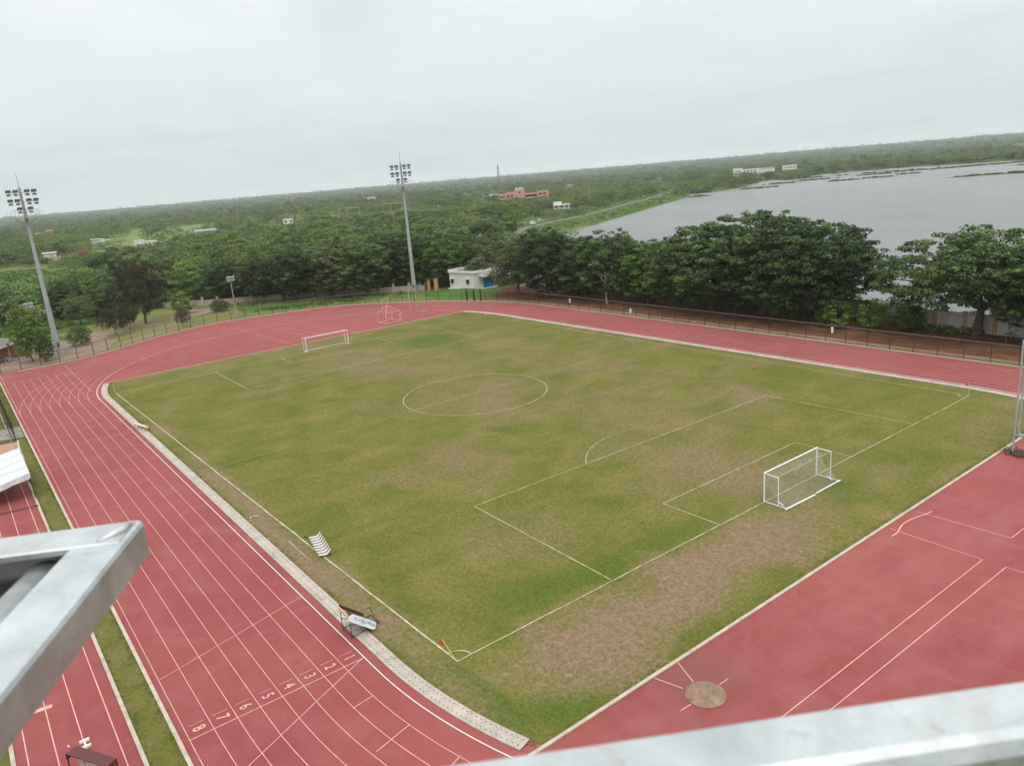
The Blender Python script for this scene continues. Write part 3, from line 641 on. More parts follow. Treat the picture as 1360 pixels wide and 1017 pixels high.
tree('rain3','rain_tree',-10.2,-61,16.0,0.99,'wide rain tree with see-through gaps, last crown before the gap showing lake water',group=G)
tree('full2','tree',3.5,-57.5,10.7,0.97,'low dark tree filling the space under the tallest rain tree',group=G)
tree('full1','tree',-6.5,-57,9.9,1.03,'low green tree leaning toward the track fence under the big rain trees',group=G)
tree('shrub2','bush',-15.6,-56.5,4.4,1.1,'bright leafy bush leaning on the fence below the rain tree','bush')
tree('shrub2','bush',-20.8,-58.5,4.6,1.1,'leafy bush by a wall pier, in the gap between the large trees','bush')
tree('shrub2','bush',-25.4,-59.5,4.8,.9,'tall grey-green bush in the gap right of the wide rain tree','bush')
tree('pale1','tree',-24.6,-68,9.2,.55,'thin pale sapling poking up behind the wall in the gap over the lake','tree')
tree('rain3','rain_tree',-34.0,-61.2,15.2,1.16,'umbrella-shaped rain tree with a thick brown trunk at the right edge',group=G)
tree('rain1','rain_tree',-43,-62,14.6,1.0,'rain tree cut off by the right edge of the view',group=G)
# bare tree
def bare(x,y,h):
    rng=np.random.default_rng(77); t=thing('bare_tree',(x,y,0),.4,'leafless pale grey tree with spreading twigs among the green trees','tree')
    b=MB()
    def br(p,d,L,r,lev):
        q=p+d*L*.5+Vector(rng.normal(0,.05*L,3)); e=p+d*L; b.tube([p,q,e],[r,r*.8,r*.55],5 if lev else 7)
        if lev>=5: return
        for k in range(rng.integers(2,4)):
            dd=(d+Vector(rng.normal(0,.48,3))+Vector((0,0,.08))).normalized(); br(e if k<2 else q,dd,L*rng.uniform(.62,.8),r*.55,lev+1)
    br(Vector((0,0,-.3)),Vector((.03,.05,1)).normalized(),h*.30,.2,0)
    b.build('trunk',M['palebark'],t)
tree('full3','tree',-14.2,-59.0,9.6,.8,'low dark tree under the right side of the see-through rain tree',group=G)
tree('full1','tree',14.2,-57.8,9.4,1.0,'low dark tree under the leftmost huge crown by the fence',group=G)
tree('full2','tree',-38.5,-63.8,9.0,1.0,'dark tree filling the space behind the umbrella-shaped tree trunk',group=G)
tree('full3','tree',46.0,-61.5,12.2,1.0,'dark tree behind the pale slender tree, close to the wall',group=G)
tree('full1','tree',28.8,-62,12.2,1.0,'dark tree behind the bare grey tree, close to the wall',group=G)
bare(31.6,-54.2,11.6)
GL='dark trees behind the far wall'
lab=['leftmost of the dark trees over the cream wall, beside the floodlight pole with white lamps','dark spreading tree, second from the left in the row over the far wall','bulky dark tree in the row over the far wall, behind the left goal','olive-topped tree in the middle of the dark row over the far wall','tallest dark tree in the row over the far wall, left of the tall light mast','dark tree with drooping branches directly behind the tall light mast','rounded tree to the right of the tall light mast, next to the white house']
for i,(x,y,h,k,wd) in enumerate([(x+2.2*.84,y-2.2*.3,h,k,wd) for (x,y,h,k,wd) in [(128,-8.5,11.8,'full3',1.1),(118.5,-14.5,13.2,'full2',1.2),(110.5,-20.5,14.2,'full1',1.2),(103.5,-28,14.8,'full2',1.25),(98,-35,15,'full1',1.2),(99,-47,14.6,'full3',1.1),(89.5,-52,12.4,'bright1',1.1)]]):
    tree(k,'tree',x,y,h,wd,lab[i],group=GL)
lab2=['second-row tree showing between the two leftmost dark trees','second-row green tree behind the bulky dark tree','broad second-row tree behind the olive-topped tree','second-row tree just left of the tall light mast head','bushy tree peeping out right behind the tall light mast','dense tree standing behind the left end of the white house','dark tall tree standing behind the roof of the white house','leafy tree behind the right end of the white house','bright tree behind the gap between mast and white house']
for i,(x,y,h,k,wd) in enumerate([(131,-20,12.4,'bright1',1.3),(122,-28,13.6,'full1',1.2),(115,-36,14.6,'full2',1.2),(108,-45,15,'full3',1.1),(103,-54,13.2,'olive1',1.2),(95,-60,12.6,'full1',1.1),(86,-66,13.6,'full2',1.2),(72,-68,13,'full3',1.1),(105,-66,13,'bright1',1.3)]):
    tree(k,'tree',x,y,h,wd,lab2[i],group='second row of trees behind the far wall')
tree('cas1','casuarina_tree',113.2,15.0,16.4,1.06,'large dark brownish feathery casuarina standing on the dry grass left','tree')
tree('cas2','casuarina_tree',102.5,23.2,7.4,1.0,'small feathery casuarina on two thin stems below the large dark one','tree')
tree('cas2','casuarina_tree',107.5,19.5,6.4,.8,'tiny casuarina sapling right beside the small feathery one','tree')
tree('cas2','casuarina_tree',97.6,10.6,4.6,.7,'wispy low casuarina at the track fence, right of the large dark one','tree')
tree('shrub1','bush',97.2,30.8,4.3,.95,'round trimmed dark bush standing alone on the bare dirt','bush')
tree('bright1','tree',87.4,40.4,10.4,.62,'leafy green tree in front of the tin-roofed hut beside the left mast','tree')
tree('full1','tree',84.4,38.4,5.8,.62,'low dark tree hiding the foot of the leafy tree by the left mast','tree')
tree('shrub2','bush',120,4.5,5.6,.9,'pale-leaved bush in front of the cream wall near the small floodlight','bush')
tree('shrub1','bush',113,-2,3.2,1.3,'scrubby bush at the foot of the small floodlight pole','bush')
lab3=['leafy tree just behind the left mast, left of the dark casuarina','spreading tree between the left mast and the casuarina','yellowish green tree left of the large casuarina','low bushy tree behind the hut at the left edge','small tree at the left edge beyond the hut roof']
for i,(x,y,h,k,wd) in enumerate([(147,27,10,'full3',1.2),(137,19.5,8.6,'full1',1.2),(130,26,7.4,'olive1',1.1),(126,52,6.6,'bright1',1.3),(146,50,4.6,'bright1',1.3)]):
    tree(k,'tree',x,y,h,wd,lab3[i])
# middle distance: one crown mesh per kind, individual trees copied from it
for i in range(9):
    rg=np.random.default_rng(100+i); rx=rg.uniform(3.6,5.4); rz=rg.uniform(3.2,5.0)
    proto('mid%d'%i,200+i,rx,rz,rz*1.02+1.2,46,1.5,.5,6.0,.27,('leaf','leaf3','leaf2','leaf','forest','leaf3','leaf2','leaf','leaf3')[i],h0=2,r0=.22,low=-.85,lump=.36,inner=.12)
LK=np.array(LAKE)
def in_poly(x,y,P):
    c=False; n=len(P); j=n-1
    for i in range(n):
        if (P[i][1]>y)!=(P[j][1]>y) and x<(P[j][0]-P[i][0])*(y-P[i][1])/(P[j][1]-P[i][1])+P[i][0]: c=not c
        j=i
    return c
RSa=np.array(RS)
FIELD=[(206,66),(202,26),(222,6),(300,-2),(380,14),(410,90),(300,120)]
CLEAR=[(545,-188,26),(553,-126,24),(470,-62,26),(600,-58,22),(440,-8,24),(420,-14,24),(480,-385,40),(315,-292,16),(309,-283,10),(585,-265,34),(598,-318,34),(625,-965,75),(990,-62,40)]
YARD=[(60,70),(75,-30),(80,-60),(100,-42),(135,-4),(150,20),(140,36),(112,56)]
def blocked(x,y,rad,far=False):
    if in_poly(x,y,LAKE) or in_poly(x,y,FIELD) or in_poly(x,y,FIELD0): return True
    if y>-92 and x<62: return True
    if x<132 and y<-68 and y>-90: return True
    if in_poly(x,y,YARD): return True
    if x<640 and y<-60 and np.min(np.hypot(RSa[:,0]-x,RSa[:,1]-y))<15+rad*.4: return True
    # strip of shore between road and lake stays low
    if 120<x<330 and y<-70:
        j=np.argmin(np.hypot(RSa[:,0]-x,RSa[:,1]-y)); 
        d=RSa[min(j+1,len(RSa)-1)]-RSa[max(j-1,0)]; v=np.array([x,y])-RSa[j]
        if d[0]*v[1]-d[1]*v[0]<0 and np.hypot(*v)<60: return True
    for (a,b_,r) in CLEAR:
        if math.hypot(x-a,y-b_)<r*.55: return True
    return False
CA=np.array([CAM.x,CAM.y])
OPEN=[(455,-45,120,30),(600,-95,150,42),(560,-175,110,30),(770,-160,170,50),(690,-275,130,34),(930,-330,190,60),(840,-40,170,45),(520,-235,70,26),(1050,-180,200,60),(1100,-520,220,60),(900,-560,160,50),(690,-470,110,40)]
def opened(x,y):
    for (a,b_,l,w_) in OPEN:
        dx,dy=a-CA[0],b_-CA[1]; D=math.hypot(dx,dy); u=((x-a)*dx+(y-b_)*dy)/D; v=((x-a)*dy-(y-b_)*dx)/D
        if (u/l)**2+(v/w_)**2<1+.35*math.sin(u*.05+v*.09): return True
    return False
for (a,b_,l,w_) in OPEN: sheet('farm_field',blob(a,b_,l*.95,w_*.95,math.atan2(b_-CA[1],a-CA[0]),40,int(a)),.012+.001*(a%7),M['farm'])
rngF=np.random.default_rng(42)
def field_density(x,y): return .55*fbm(x,y,230,71)+.45*fbm(x,y,80,72)
FIELD0=[(128,62),(150,16),(206,16),(208,120),(140,110)]
def max_h(x,y):
    """tree height that leaves the houses of the plain in sight of the stadium"""
    h=99.0
    for (a,b_,r) in CLEAR:
        dx,dy=a-CA[0],b_-CA[1]; D=math.hypot(dx,dy); u=((x-CA[0])*dx+(y-CA[1])*dy)/D
        if u<D+4 and D-u<190:
            w_=abs((x-CA[0])*dy-(y-CA[1])*dx)/D
            if w_<r*.62+3: h=min(h,(7.0 if r==40 else 3.2)+(27 if r==40 else 24)*max(0,D-u)/D)
    return h
indiv=[]; grid={}
def near_ok(x,y,rad):
    gx,gy=int(x//16),int(y//16)
    for i in(-1,0,1):
        for j in(-1,0,1):
            for (a,b_,r) in grid.get((gx+i,gy+j),()):
                if math.hypot(x-a,y-b_)<(rad+r)*.68: return False
    return True
for (x,y,r) in TREES: grid.setdefault((int(x//16),int(y//16)),[]).append((x,y,min(r,5)))
cand=0
while len(indiv)<235 and cand<60000:
    cand+=1
    th=R(rngF.uniform(-78,8)); rr=1/(1/190-(rngF.random()**1.0)*(1/190-1/560)); x=CA[0]+rr*math.cos(th); y=CA[1]+rr*math.sin(th)
    rad=rngF.uniform(3.6,6.6)
    if field_density(x,y)<.42 and rr>300: continue
    if blocked(x,y,rad) or (rr>300 and opened(x,y) and rngF.random()<.9) or not near_ok(x,y,rad): continue
    grid.setdefault((int(x//16),int(y//16)),[]).append((x,y,rad)); indiv.append((x,y,rad,rr))
KN=['dark green rounded','bright green rounded','olive bushy','tall dark','grey-green spreading','light green bushy','olive broad','dense deep green','fresh green domed']
for (x,y,rad,rr) in indiv:
    k=int(rngF.integers(0,9)); zone=('beside the lake road' if y<-120 and x<420 else 'behind the row over the far wall' if rr<330 else 'far out in the plain')
    g=KN[k]+' trees in the wood '+zone
    h=min(rad*2*rngF.uniform(.8,1.05)*.85+1.4,max_h(x,y))
    tree('mid%d'%k,'woodland_tree',x,y,h,rngF.uniform(.95,1.25),KN[k]+' tree in the wood '+zone,group=g)
for i,(x,y,h,k,lb) in enumerate(((150,-98,8.5,3,'dark tree nearest the lake corner, left of the pale slender tree'),(160,-112,9,1,'bright tree between the lake corner and the start of the lake road'),(173,-128,9,8,'domed tree at the water side where the lake road begins'),(186,-146,10.5,5,'large rounded light green tree beside the bend of the lake road'),(196,-140,9.5,2,'olive tree behind the rounded light green tree by the lake road'),(176,-112,10,0,'dark rounded tree behind the white house, toward the lake road'))):
    tree('mid%d'%k,'tree',x,y,h,1.15,lb,group='trees at the near end of the lake road')
for i,(x,y,h,k) in enumerate(((312,-925,9,0),(285,-936,8,3),(258,-926,10,7),(345,-906,8,2),(398,-862,9,0),(436,-800,8,7),(450,-722,9,3),(444,-655,7,0),(215,-915,9,3),(380,-560,9,7),(372,-520,7,2),(402,-470,9,0))):
    tree('mid%d'%k,'tree',x,y,h,1.35,'spreading tree on the grassy far shore close to the water',group='trees on the far shore of the lake')
# the far wood as one mass
def lod(seed,n,br,dens,size):
    rg=np.random.default_rng(seed); B=crown_blobs(rg,1.0,.85,.95,n,br,.5,low=-.6,lump=.34,inner=.05); return leaves(B,dens,size,rg)
L1=[lod(300+i,15,.42,34,.07) for i in range(8)]; L2=[lod(320+i,14,.42,14,.14) for i in range(6)]
def mass(name,pts,label,cat,lods):
    VV=[];TT=[]
    for (x,y,r,h,tone,li) in pts:
        V,t=lods[li]; a=rngF.uniform(0,6.28); c,s=math.cos(a),math.sin(a)
        z0=float(hill(x,y)); W=np.stack([(V[:,0]*c-V[:,1]*s)*r+x,(V[:,0]*s+V[:,1]*c)*r+y,V[:,2]*h/1.85+z0],1)
        VV.append(W.astype(np.float32)); TT.append(t+tone)
    V=np.concatenate(VV); o=link(name,npmesh(name,V,np.arange(len(V)).reshape(-1,4),M['forest'],{'tone':('FACE',np.concatenate(TT))})); return tag(o,label,cat,kind='stuff')
pts=[]; c_=0
while len(pts)<3000 and c_<60000:
    c_+=1; th=R(rngF.uniform(-80,10)); rr=1/(1/215-rngF.random()*(1/215-1/1300)); x=CA[0]+rr*math.cos(th); y=CA[1]+rr*math.sin(th); rad=rngF.choice([rngF.uniform(2.4,4),rngF.uniform(4.5,7.5)])*(1 if rr<700 else 1.1)
    if blocked(x,y,rad,True) or (opened(x,y) and rngF.random()<.88) or not near_ok(x,y,rad*.9): continue
    dn=field_density(x,y)
    if rr>290 and dn<.45 and rngF.random()<.9: continue
    mh=max_h(x,y); orchard=in_poly(x,y,[(380,-160),(330,-230),(430,-330),(560,-350),(640,-300),(600,-240),(480,-190)])
    tone=float(np.clip((fbm(x,y,60,81)-.5)*1.1+rngF.normal(0,.2),-.55,.55))+(.25 if orchard else 0)
    if orchard: rad=min(rad,3.6)
    grid.setdefault((int(x//16),int(y//16)),[]).append((x,y,rad*.9)); hh_=min(rad*rngF.uniform(1.2,1.75)+(0 if orchard else 1.2),mh); pts.append((x,y,min(rad,hh_*1.0+.6),hh_,tone,int(rngF.integers(0,8))))
mass('woodland',pts,'continuous green woodland filling the plain behind the trees over the wall','woodland',L1)
pts=[]; c_=0
while len(pts)<9500 and c_<60000:
    c_+=1; th=R(rngF.uniform(-84,14)); rr=1/(1/1000-rngF.random()**.8*(1/1000-1/8200)); x=CA[0]+rr*math.cos(th); y=CA[1]+rr*math.sin(th)
    if in_poly(x,y,LAKE): continue
    dn=.6*fbm(x,y,420,91)+.4*fbm(x,y,150,92)
    if rr<2800 and dn<.44: continue
    if in_poly(x,y,MEADOW) and rngF.random()<.86: continue
    mh=max_h(x,y); rad=rngF.uniform(4,8)*(1+.35*(rr>2500)); tone=float(np.clip((dn-.5)*1.0+rngF.normal(0,.16),-.5,.5))
    hh_=min(mh,rngF.uniform(5,10)*(1.0 if rngF.random()<.93 else 1.6)); pts.append((x,y,min(rad,hh_*1.2),hh_,tone,int(rngF.integers(0,6))))
mass('distant_woodland',pts,'hazy woodland stretching to the horizon','woodland',L2)
# low undergrowth along walls, shore and road bank
def scrub(name,spots,label,size,dens,leaf,cat='undergrowth'):
    B=[]
    for (x,y,r,h) in spots: B.append((x,y,h*.45,r,r*rngF.uniform(.7,1.2),h*.55,np.clip(rngF.normal(.5,.2),0,1)))
    V,t=leaves(np.array(B),dens,size,rngF); o=link(name,npmesh(name,V,np.arange(len(V)).reshape(-1,4),M[leaf],{'tone':('FACE',t)})); tag(o,label,cat,kind='stuff')
def along(P,n,spread,r,h):
    P=np.array(P,float); seg=np.hypot(*np.diff(P,axis=0).T); cum=np.r_[0,np.cumsum(seg)]; out=[]
    for _ in range(n):
        s=rngF.uniform(0,cum[-1]); i=min(np.searchsorted(cum,s)-1,len(seg)-1); i=max(i,0); p=P[i]+(P[i+1]-P[i])*(s-cum[i])/seg[i]
        out.append((p[0]+rngF.normal(0,spread),p[1]+rngF.normal(0,spread),rngF.uniform(*r),rngF.uniform(*h)))
    return out
scrub('undergrowth',along([(122,-5),(109,-20),(98,-34),(88,-43)],70,1.2,(.4,.9),(.3,.8))+along([(104,-8),(99,-18),(93,-30)],90,1.3,(.4,.9),(.3,.7)),'dark low weeds in front of the cream wall under the far trees',.22,7,'leaf')
scrub('undergrowth',along([(-48,-60.5),(-27,-60.8),(-12,-63.5),(38,-63.5),(60,-62)],190,.9,(.4,1.0),(.4,1.3)),'low dark weeds along the foot of the grey wall by the lake',.22,6,'leaf2')
scrub('undergrowth',along([(137,10),(146,26),(150,40)],80,2.5,(.8,2.0),(.8,2.2))+along([(100,55),(112,52),(122,40),(135,32)],70,3,(.8,2.0),(.8,2.4)),'tangled green scrub around the yard beyond the left mast',.28,4,'leaf3')
scrub('bank_scrub',along([tuple(p) for p in offset(RS,12)[2:30]],420,5.0,(1.0,3.0),(.9,2.6))+along([tuple(p) for p in offset(RS,-9)[2:30]],160,3.0,(1.2,3.0),(1.0,3.2)),'leafy green scrub on the bank between the road and the lake',.5,1.6,'leaf3')
def crops():
    out=[]
    for k in range(26):
        y0=4+k*4.2
        for x in np.arange(205,395,4.5):
            xx=x+rngF.normal(0,.7); yy=y0+(x-205)*.05+rngF.normal(0,.5)
            if in_poly(xx,yy,FIELD): out.append((xx,yy,rngF.uniform(1.2,2.2),rngF.uniform(.7,1.3)))
    scrub('crop_rows',out,'low bright green crop rows in the field at the left edge',.5,1.3,'leaf3','crop')
crops()
scrub('shore_bushes',[(x,y,rngF.uniform(2,4.5),rngF.uniform(1.5,4)) for x,y in zip(rngF.uniform(300,470,260),rngF.uniform(-900,-420,260)) if not in_poly(x,y,LAKE)],'scattered bushes on the grassy far shore of the lake',.9,.5,'forest','bushes')
def reedspots():
    out=[]
    for (x,y,rx,ry,ro) in ISL:
        for _ in range(int(4+rx*.6)):
            a,b_=rngF.normal(0,rx*.42),rngF.normal(0,ry*.4); out.append((x+a*math.cos(ro)-b_*math.sin(ro),y+a*math.sin(ro)+b_*math.cos(ro),rngF.uniform(1.5,3.5),rngF.uniform(.6,1.4)))
    return out
scrub('reeds',reedspots(),'dark reeds growing on the low islets in the lake',.7,.9,'forest','reeds')
# ---------------------------------------------------------------- floodlight masts
def make_mast():
    t=thing('floodlight_mast',(0,0,0),0,'','floodlight mast')
    b=MB(); b.tube([(0,0,-.3),(0,0,1.2),(0,0,9),(0,0,18),(0,0,26),(0,0,31.4)],[.58,.56,.45,.34,.26,.21],16); b.tube([(0,0,-.3),(0,0,.12)],.85,16); b.build('pole',M['steel'],t,smooth=False)
    b=MB(); b.box((.62,0,1.6),(.10,.35,.9)); b.build('access_door',M['dark_steel'],t)
    b=MB(); b.tube([(0,0,31.4),(0,0,34)],[.05,.03],6); b.build('lightning_rod',M['dark_steel'],t)
    b=MB(); b.box((0,0,25.9),(2.4,5.6,.12)); b.box((0,0,25.6),(.5,.5,.5)); b.bar((0,-1.8,25.8),(0,-.2,24.6),.1); b.bar((0,1.8,25.8),(0,.2,24.6),.1); b.build('platform',M['steel'],t)
    b=MB()
    for z in (26.45,27.0):
        for q in (((-1.15,-2.75),(1.15,-2.75)),((1.15,-2.75),(1.15,2.75)),((1.15,2.75),(-1.15,2.75)),((-1.15,2.75),(-1.15,-2.75))): b.bar((*q[0],z),(*q[1],z),.05)
    for x in(-1.15,1.15):
        for y in(-2.75,-1.4,0,1.4,2.75): b.bar((x,y,25.9),(x,y,27.0),.05)
    b.build('platform_railing',M['steel'],t)
    b=MB()
    for z in (.9,1.9):
        for q in (((-1.6,-1.6),(1.6,-1.6)),((1.6,-1.6),(1.6,1.6)),((1.6,1.6),(-1.6,1.6)),((-1.6,1.6),(-1.6,-1.6))): b.bar((*q[0],z),(*q[1],z),.07)
    for x in(-1.6,1.6):
        for y in(-1.6,1.6): b.bar((x,y,-.1),(x,y,1.9),.08)
    b.build('base_guard',M['steel'],t)
    tilt=Matrix.Rotation(R(28),3,'Y')
    big=MB(); big.box((0,0,0),(.46,.78,.38),ax=tilt); big.box((.28,0,.21),(.42,.82,.04),ax=tilt); big.box((.1,0,-.3),(.08,.08,.4)); big=big.build('floodlight',M['black'],t)
    g=MB(); g.box(tilt@Vector((.265,0,-.02)),(.03,.68,.30),ax=tilt); g.build('lamp_glass',M['lens'],big)
    sm=MB(); sm.box((0,0,0),(.32,.64,.24),ax=tilt); sm=sm.build('floodlight',M['black'],t)
    g=MB(); g.box(tilt@Vector((.185,0,0)),(.03,.56,.18),ax=tilt); g.build('lamp_glass',M['lens'],sm)
    first=[True]
    for z,ys in ((30.6,(-2.12,-.95,.95,2.12)),(28.95,(-2.12,-.95,.95,2.12)),(27.45,(-.9,.9))):
        b=MB(); yy=max(ys)+ .2 if len(ys)>2 else 2.4; b.bar((.25,-yy,z-.1),(.25,yy,z-.1),.08); b.build('crossarm',M['steel'],t)
        for y in ys:
            a=big if first[0] else copy_tree(big,t); c=sm if first[0] else copy_tree(sm,t); first[0]=False
            a.location=(.6,y,z+.12); c.location=(.62,y,z-.5)
    return t
m1=make_mast(); m2=copy_tree(m1)
for m_,x,y,rz,lb in ((m1,93.1,35.4,math.atan2(-16,-93),'tall tapered floodlight mast at the left, foot beside the leafy tree and hut'),(m2,90.4,-44.0,math.atan2(45,-93)-.25,'tall tapered floodlight mast between the dark trees and the small white house')):
    m_.location=(x,y,0); m_.rotation_euler=(0,0,rz); tag(m_,lb,'floodlight mast','floodlight masts round the track')
def small_light(x,y,h,rz,lb):
    t=thing('floodlight_pole',(x,y,0),rz,lb,'light pole','small floodlight poles')
    b=MB(); b.tube([(0,0,-.2),(0,0,h)],[.11,.07],8); b.build('pole',M['piercream'],t)
    b=MB(); b.bar((0,-.75,h-.1),(0,.75,h-.1),.07); b.bar((0,-.75,h+.55),(0,.75,h+.55),.07); b.bar((0,0,h-.1),(0,0,h+.6),.07); b.build('crossarm',M['steel'],t)
    tl=Matrix.Rotation(R(35),3,'Y')
    for z in (0,.65):
        for y_ in(-.48,.48):
            b=MB(); b.box((.2,y_,h+z),(.22,.82,.48),ax=tl); f=b.build('floodlight',M['steel'],t)
            g=MB(); g.box(Vector((.2,y_,h+z))+tl@Vector((.12,0,0)),(.03,.74,.4),ax=tl); g.build('lamp_glass',M['canvas'],f)
small_light(100.4,-2.0,8.4,math.atan2(20,-170)+.1,'thin pole with four white lamps in front of the cream wall')
small_light(97.5,38.3,9.0,math.atan2(10,-170)+.3,'thin pole with four white lamps half hidden by the leafy tree')
# ---------------------------------------------------------------- fence round the track
def fence():
    P=offset(FS,0); cum=[0]
    for i in range(1,len(P)): cum.append(cum[-1]+math.dist(P[i],P[i-1]))
    def at(s):
        for i in range(1,len(P)):
            if cum[i]>=s: 
                k=(s-cum[i-1])/(cum[i]-cum[i-1]); return (P[i-1][0]+(P[i][0]-P[i-1][0])*k,P[i-1][1]+(P[i][1]-P[i-1][1])*k)
        return P[-1]
    t=thing('track_fence',(P[0][0],P[0][1],0),0,'long brown post-and-rail fence around the outside of the running track','fence')
    ox,oy=P[0][0],P[0][1]
    pm=MB(); pm.box((0,0,1.2),(.085,.085,2.6)); p0=pm.build('post',M['rust'],t); n=int(cum[-1]/3.05); n=min(n,99)
    for i in range(n+1):
        x,y=at(i*cum[-1]/n); o=p0 if i==0 else p0.copy()
        if i: COL.objects.link(o); o.parent=t
        o.location=(x-ox,y-oy,0); o.rotation_euler=(random.gauss(0,.012),random.gauss(0,.012),random.random())
    for z,wd,nm,mt in ((2.42,.075,'top_rail','rail_grey'),(1.25,.045,'middle_rail','rust'),(.25,.05,'bottom_rail','rust')):
        b=MB()
        for i in range(len(P)-1): b.bar((P[i][0]-ox,P[i][1]-oy,z),(P[i+1][0]-ox,P[i+1][1]-oy,z),wd)
        b.build(nm,M[mt],t)
    b=MB()
    for z in (.6,.92,1.6,1.95,2.2):
        for i in range(len(P)-1): b.bar((P[i][0]-ox,P[i][1]-oy,z),(P[i+1][0]-ox,P[i+1][1]-oy,z),.010)
    b.build('wire_strands',M['rust'],t)
    for x,y in ((62.5,-43.1),(64.2,-42.3),(60.9,-43.8)):
        g=MB(); g.box((x-ox,y-oy,1.3),(.26,.26,2.9)); g.build('gate_post',M['dark_steel'],t)
fence()
# ---------------------------------------------------------------- walls with piers
def pier_wall(name,pts,hp,hw,step,wm,pms,label,thick=.22):
    ox,oy=pts[0]; t=thing(name,(ox,oy,0),0,label,'wall')
    P=[(x-ox,y-oy) for x,y in pts]; cum=[0]
    for i in range(1,len(P)): cum.append(cum[-1]+math.dist(P[i],P[i-1]))
    b=MB(); b.wall(P,thick,-.2,hw); b.build('wall_panel',M[wm],t)
    b=MB(); b.wall(P,thick+.08,hw+.003,hw+.09); b.build('coping',M[wm],t)
    n=min(int(cum[-1]/step),95); rg=random.Random(3)
    for k in range(n+1):
        s=k*cum[-1]/n
        for i in range(1,len(P)):
            if cum[i]>=s-1e-6: break
        q=(s-cum[i-1])/(cum[i]-cum[i-1]); x=P[i-1][0]+(P[i][0]-P[i-1][0])*q; y=P[i-1][1]+(P[i][1]-P[i-1][1])*q; a=math.atan2(P[i][1]-P[i-1][1],P[i][0]-P[i-1][0])
        b=MB(); b.box((x,y,hp/2-.1),(.5,.5,hp+.2),a); b.box((x,y,hp+.06),(.6,.6,.12),a); b.build('pier',M[rg.choice(pms)],t)
pier_wall('boundary_wall',[(154,40),(151,20),(136,3.6),(126,-6),(114,-24),(98.5,-38),(89,-46.5)],2.1,1.35,4.2,'wallcream',['piercream','piercream','bark'],'low cream wall with stubby piers in front of the dark trees beyond the far bend')
pier_wall('boundary_wall',[(72,-62.4),(37.6,-65.6),(-14.6,-65.8),(-27,-62.6),(-36,-62.3),(-80,-61.8)],2.75,2.6,4.0,'wallgrey',['ochre','ochre','piercream'],'grey-white wall with ochre piers between the big trees and the lake')
for (x,y,h,lb) in ((86.6,-48.2,2.9,'wide ochre pillar, right one of the pair beside the foot of the mast by the white house'),(88.0,-46.9,2.4,'narrow ochre pillar, left one of the pair beside the foot of the mast by the white house')):
    t=thing('gate_pillar',(x,y,0),.6,lb,'pillar','ochre gate pillars'); b=MB(); b.box((0,0,h/2),(.9 if h>2.5 else .5,.7,h)); b.build('shaft',M['ochre'],t); b=MB(); b.box((0,0,h+.06),(1.0 if h>2.5 else .6,.8,.12)); b.build('cap',M['ochre'],t)
# ---------------------------------------------------------------- white house with the blue shutter
def house():
    t=thing('white_house',(75.5,-52.8,.25),math.atan2(.18,.98),'small whitewashed flat-roofed house with blue roller shutter behind the far bend','house')
    # local +x runs along the left wall, -y along the shutter side
    b=MB(); b.box((4.75,-4.2,1.9),(9.5,8.0,4.2)); 
    b.build('wall',M['housewhite'],t)
    b=MB(); b.box((4.75,-.05,4.15),(9.7,.35,.5)); b.box((4.75,-8.25,4.25),(9.7,.3,.9)); b.box((9.55,-4.2,4.25),(.3,8.4,.8)); b.box((-.1,-4.2,4.2),(.35,8.3,.6)); b.build('parapet',M['housewhite'],t)
    b=MB(); b.box((4.75,-4.2,4.06),(9.3,7.8,.12)); b.build('roof',M['roofgrey'],t)
    b=MB(); b.box((-.75,-4.5,3.15),(1.5,7.0,.2)); b.box((-1.45,-4.5,3.3),(.18,7.0,.9)); b.build('canopy',M['housewhite'],t)
    b=MB(); b.box((-.06,-4.4,1.35),(.1,3.6,2.7))
    for k in range(18): b.box((-.12,-4.4,.1+k*.15),(.03,3.55,.10))
    b.build('roller_shutter',M['bluepaint'],t)
    for x in (2.9,8.4):
        b=MB(); b.box((x,.02,1.85),(.75,.12,1.05)); f=b.build('window',M['window'],t)
        g=MB(); g.box((x,.24,2.5),(1.25,.5,.1)); g.build('sunshade',M['housewhite'],f)
    b=MB(); b.box((4.9,.05,-.3),(9.9,.5,.7)); b.box((-.4,-4.2,-.35),(.8,8.2,.6)); b.build('plinth',M['housewhite'],t)
    b=MB(); b.tube([(0.25,.1,3.9),(.25,.1,-.2)],.06,6); b.build('drainpipe',M['steel'],t)
house()
# tin-roofed hut on the left
def hut():
    a=math.atan2(-.58,.81); t=thing('hut',(100.3,40.0,0),a,'low brick hut with a rusty tin roof beside the left mast','hut')
    # local -x along the front to the left, +y to the back
    b=MB(); b.box((-6,3.5,1.3),(12,7,2.9)); b.build('wall',M['brick'],t)
    b=MB(); 
    for x in (0,-6,-12): b.box((x,-.03,1.35),(.45,.35,3.0))
    b.build('corner_pillar',M['piercream'],t)
    b=MB(); q=[(-12.6,-1.1,2.75),(.6,-1.1,2.75),(.6,8.2,2.75),(-12.6,8.2,2.75)]; b.quad(*q); b.quad(*[(x,y,z-.12) for x,y,z in q[::-1]])
    for i in range(4): 
        c,d=q[i],q[(i+1)%4]; b.quad((c[0],c[1],c[2]-.12),(d[0],d[1],d[2]-.12),d,c)
    for k in range(44): b.bar((-12.5+k*.3,-1.1,2.77),(-12.5+k*.3,8.2,3.47),.06,.04)
    b.build('roof',M['tin'],t)
    b=MB(); b.box((-6,5.6,3.5),(12.6,.6,.35)); b.build('ridge',M['canvas'],t)
hut()
rg=random.Random(4); t=thing('rubble_heap',(93.2,43.9,0),0,'grey rubble heap lying against the brick front of the hut','rubble')
b=MB()
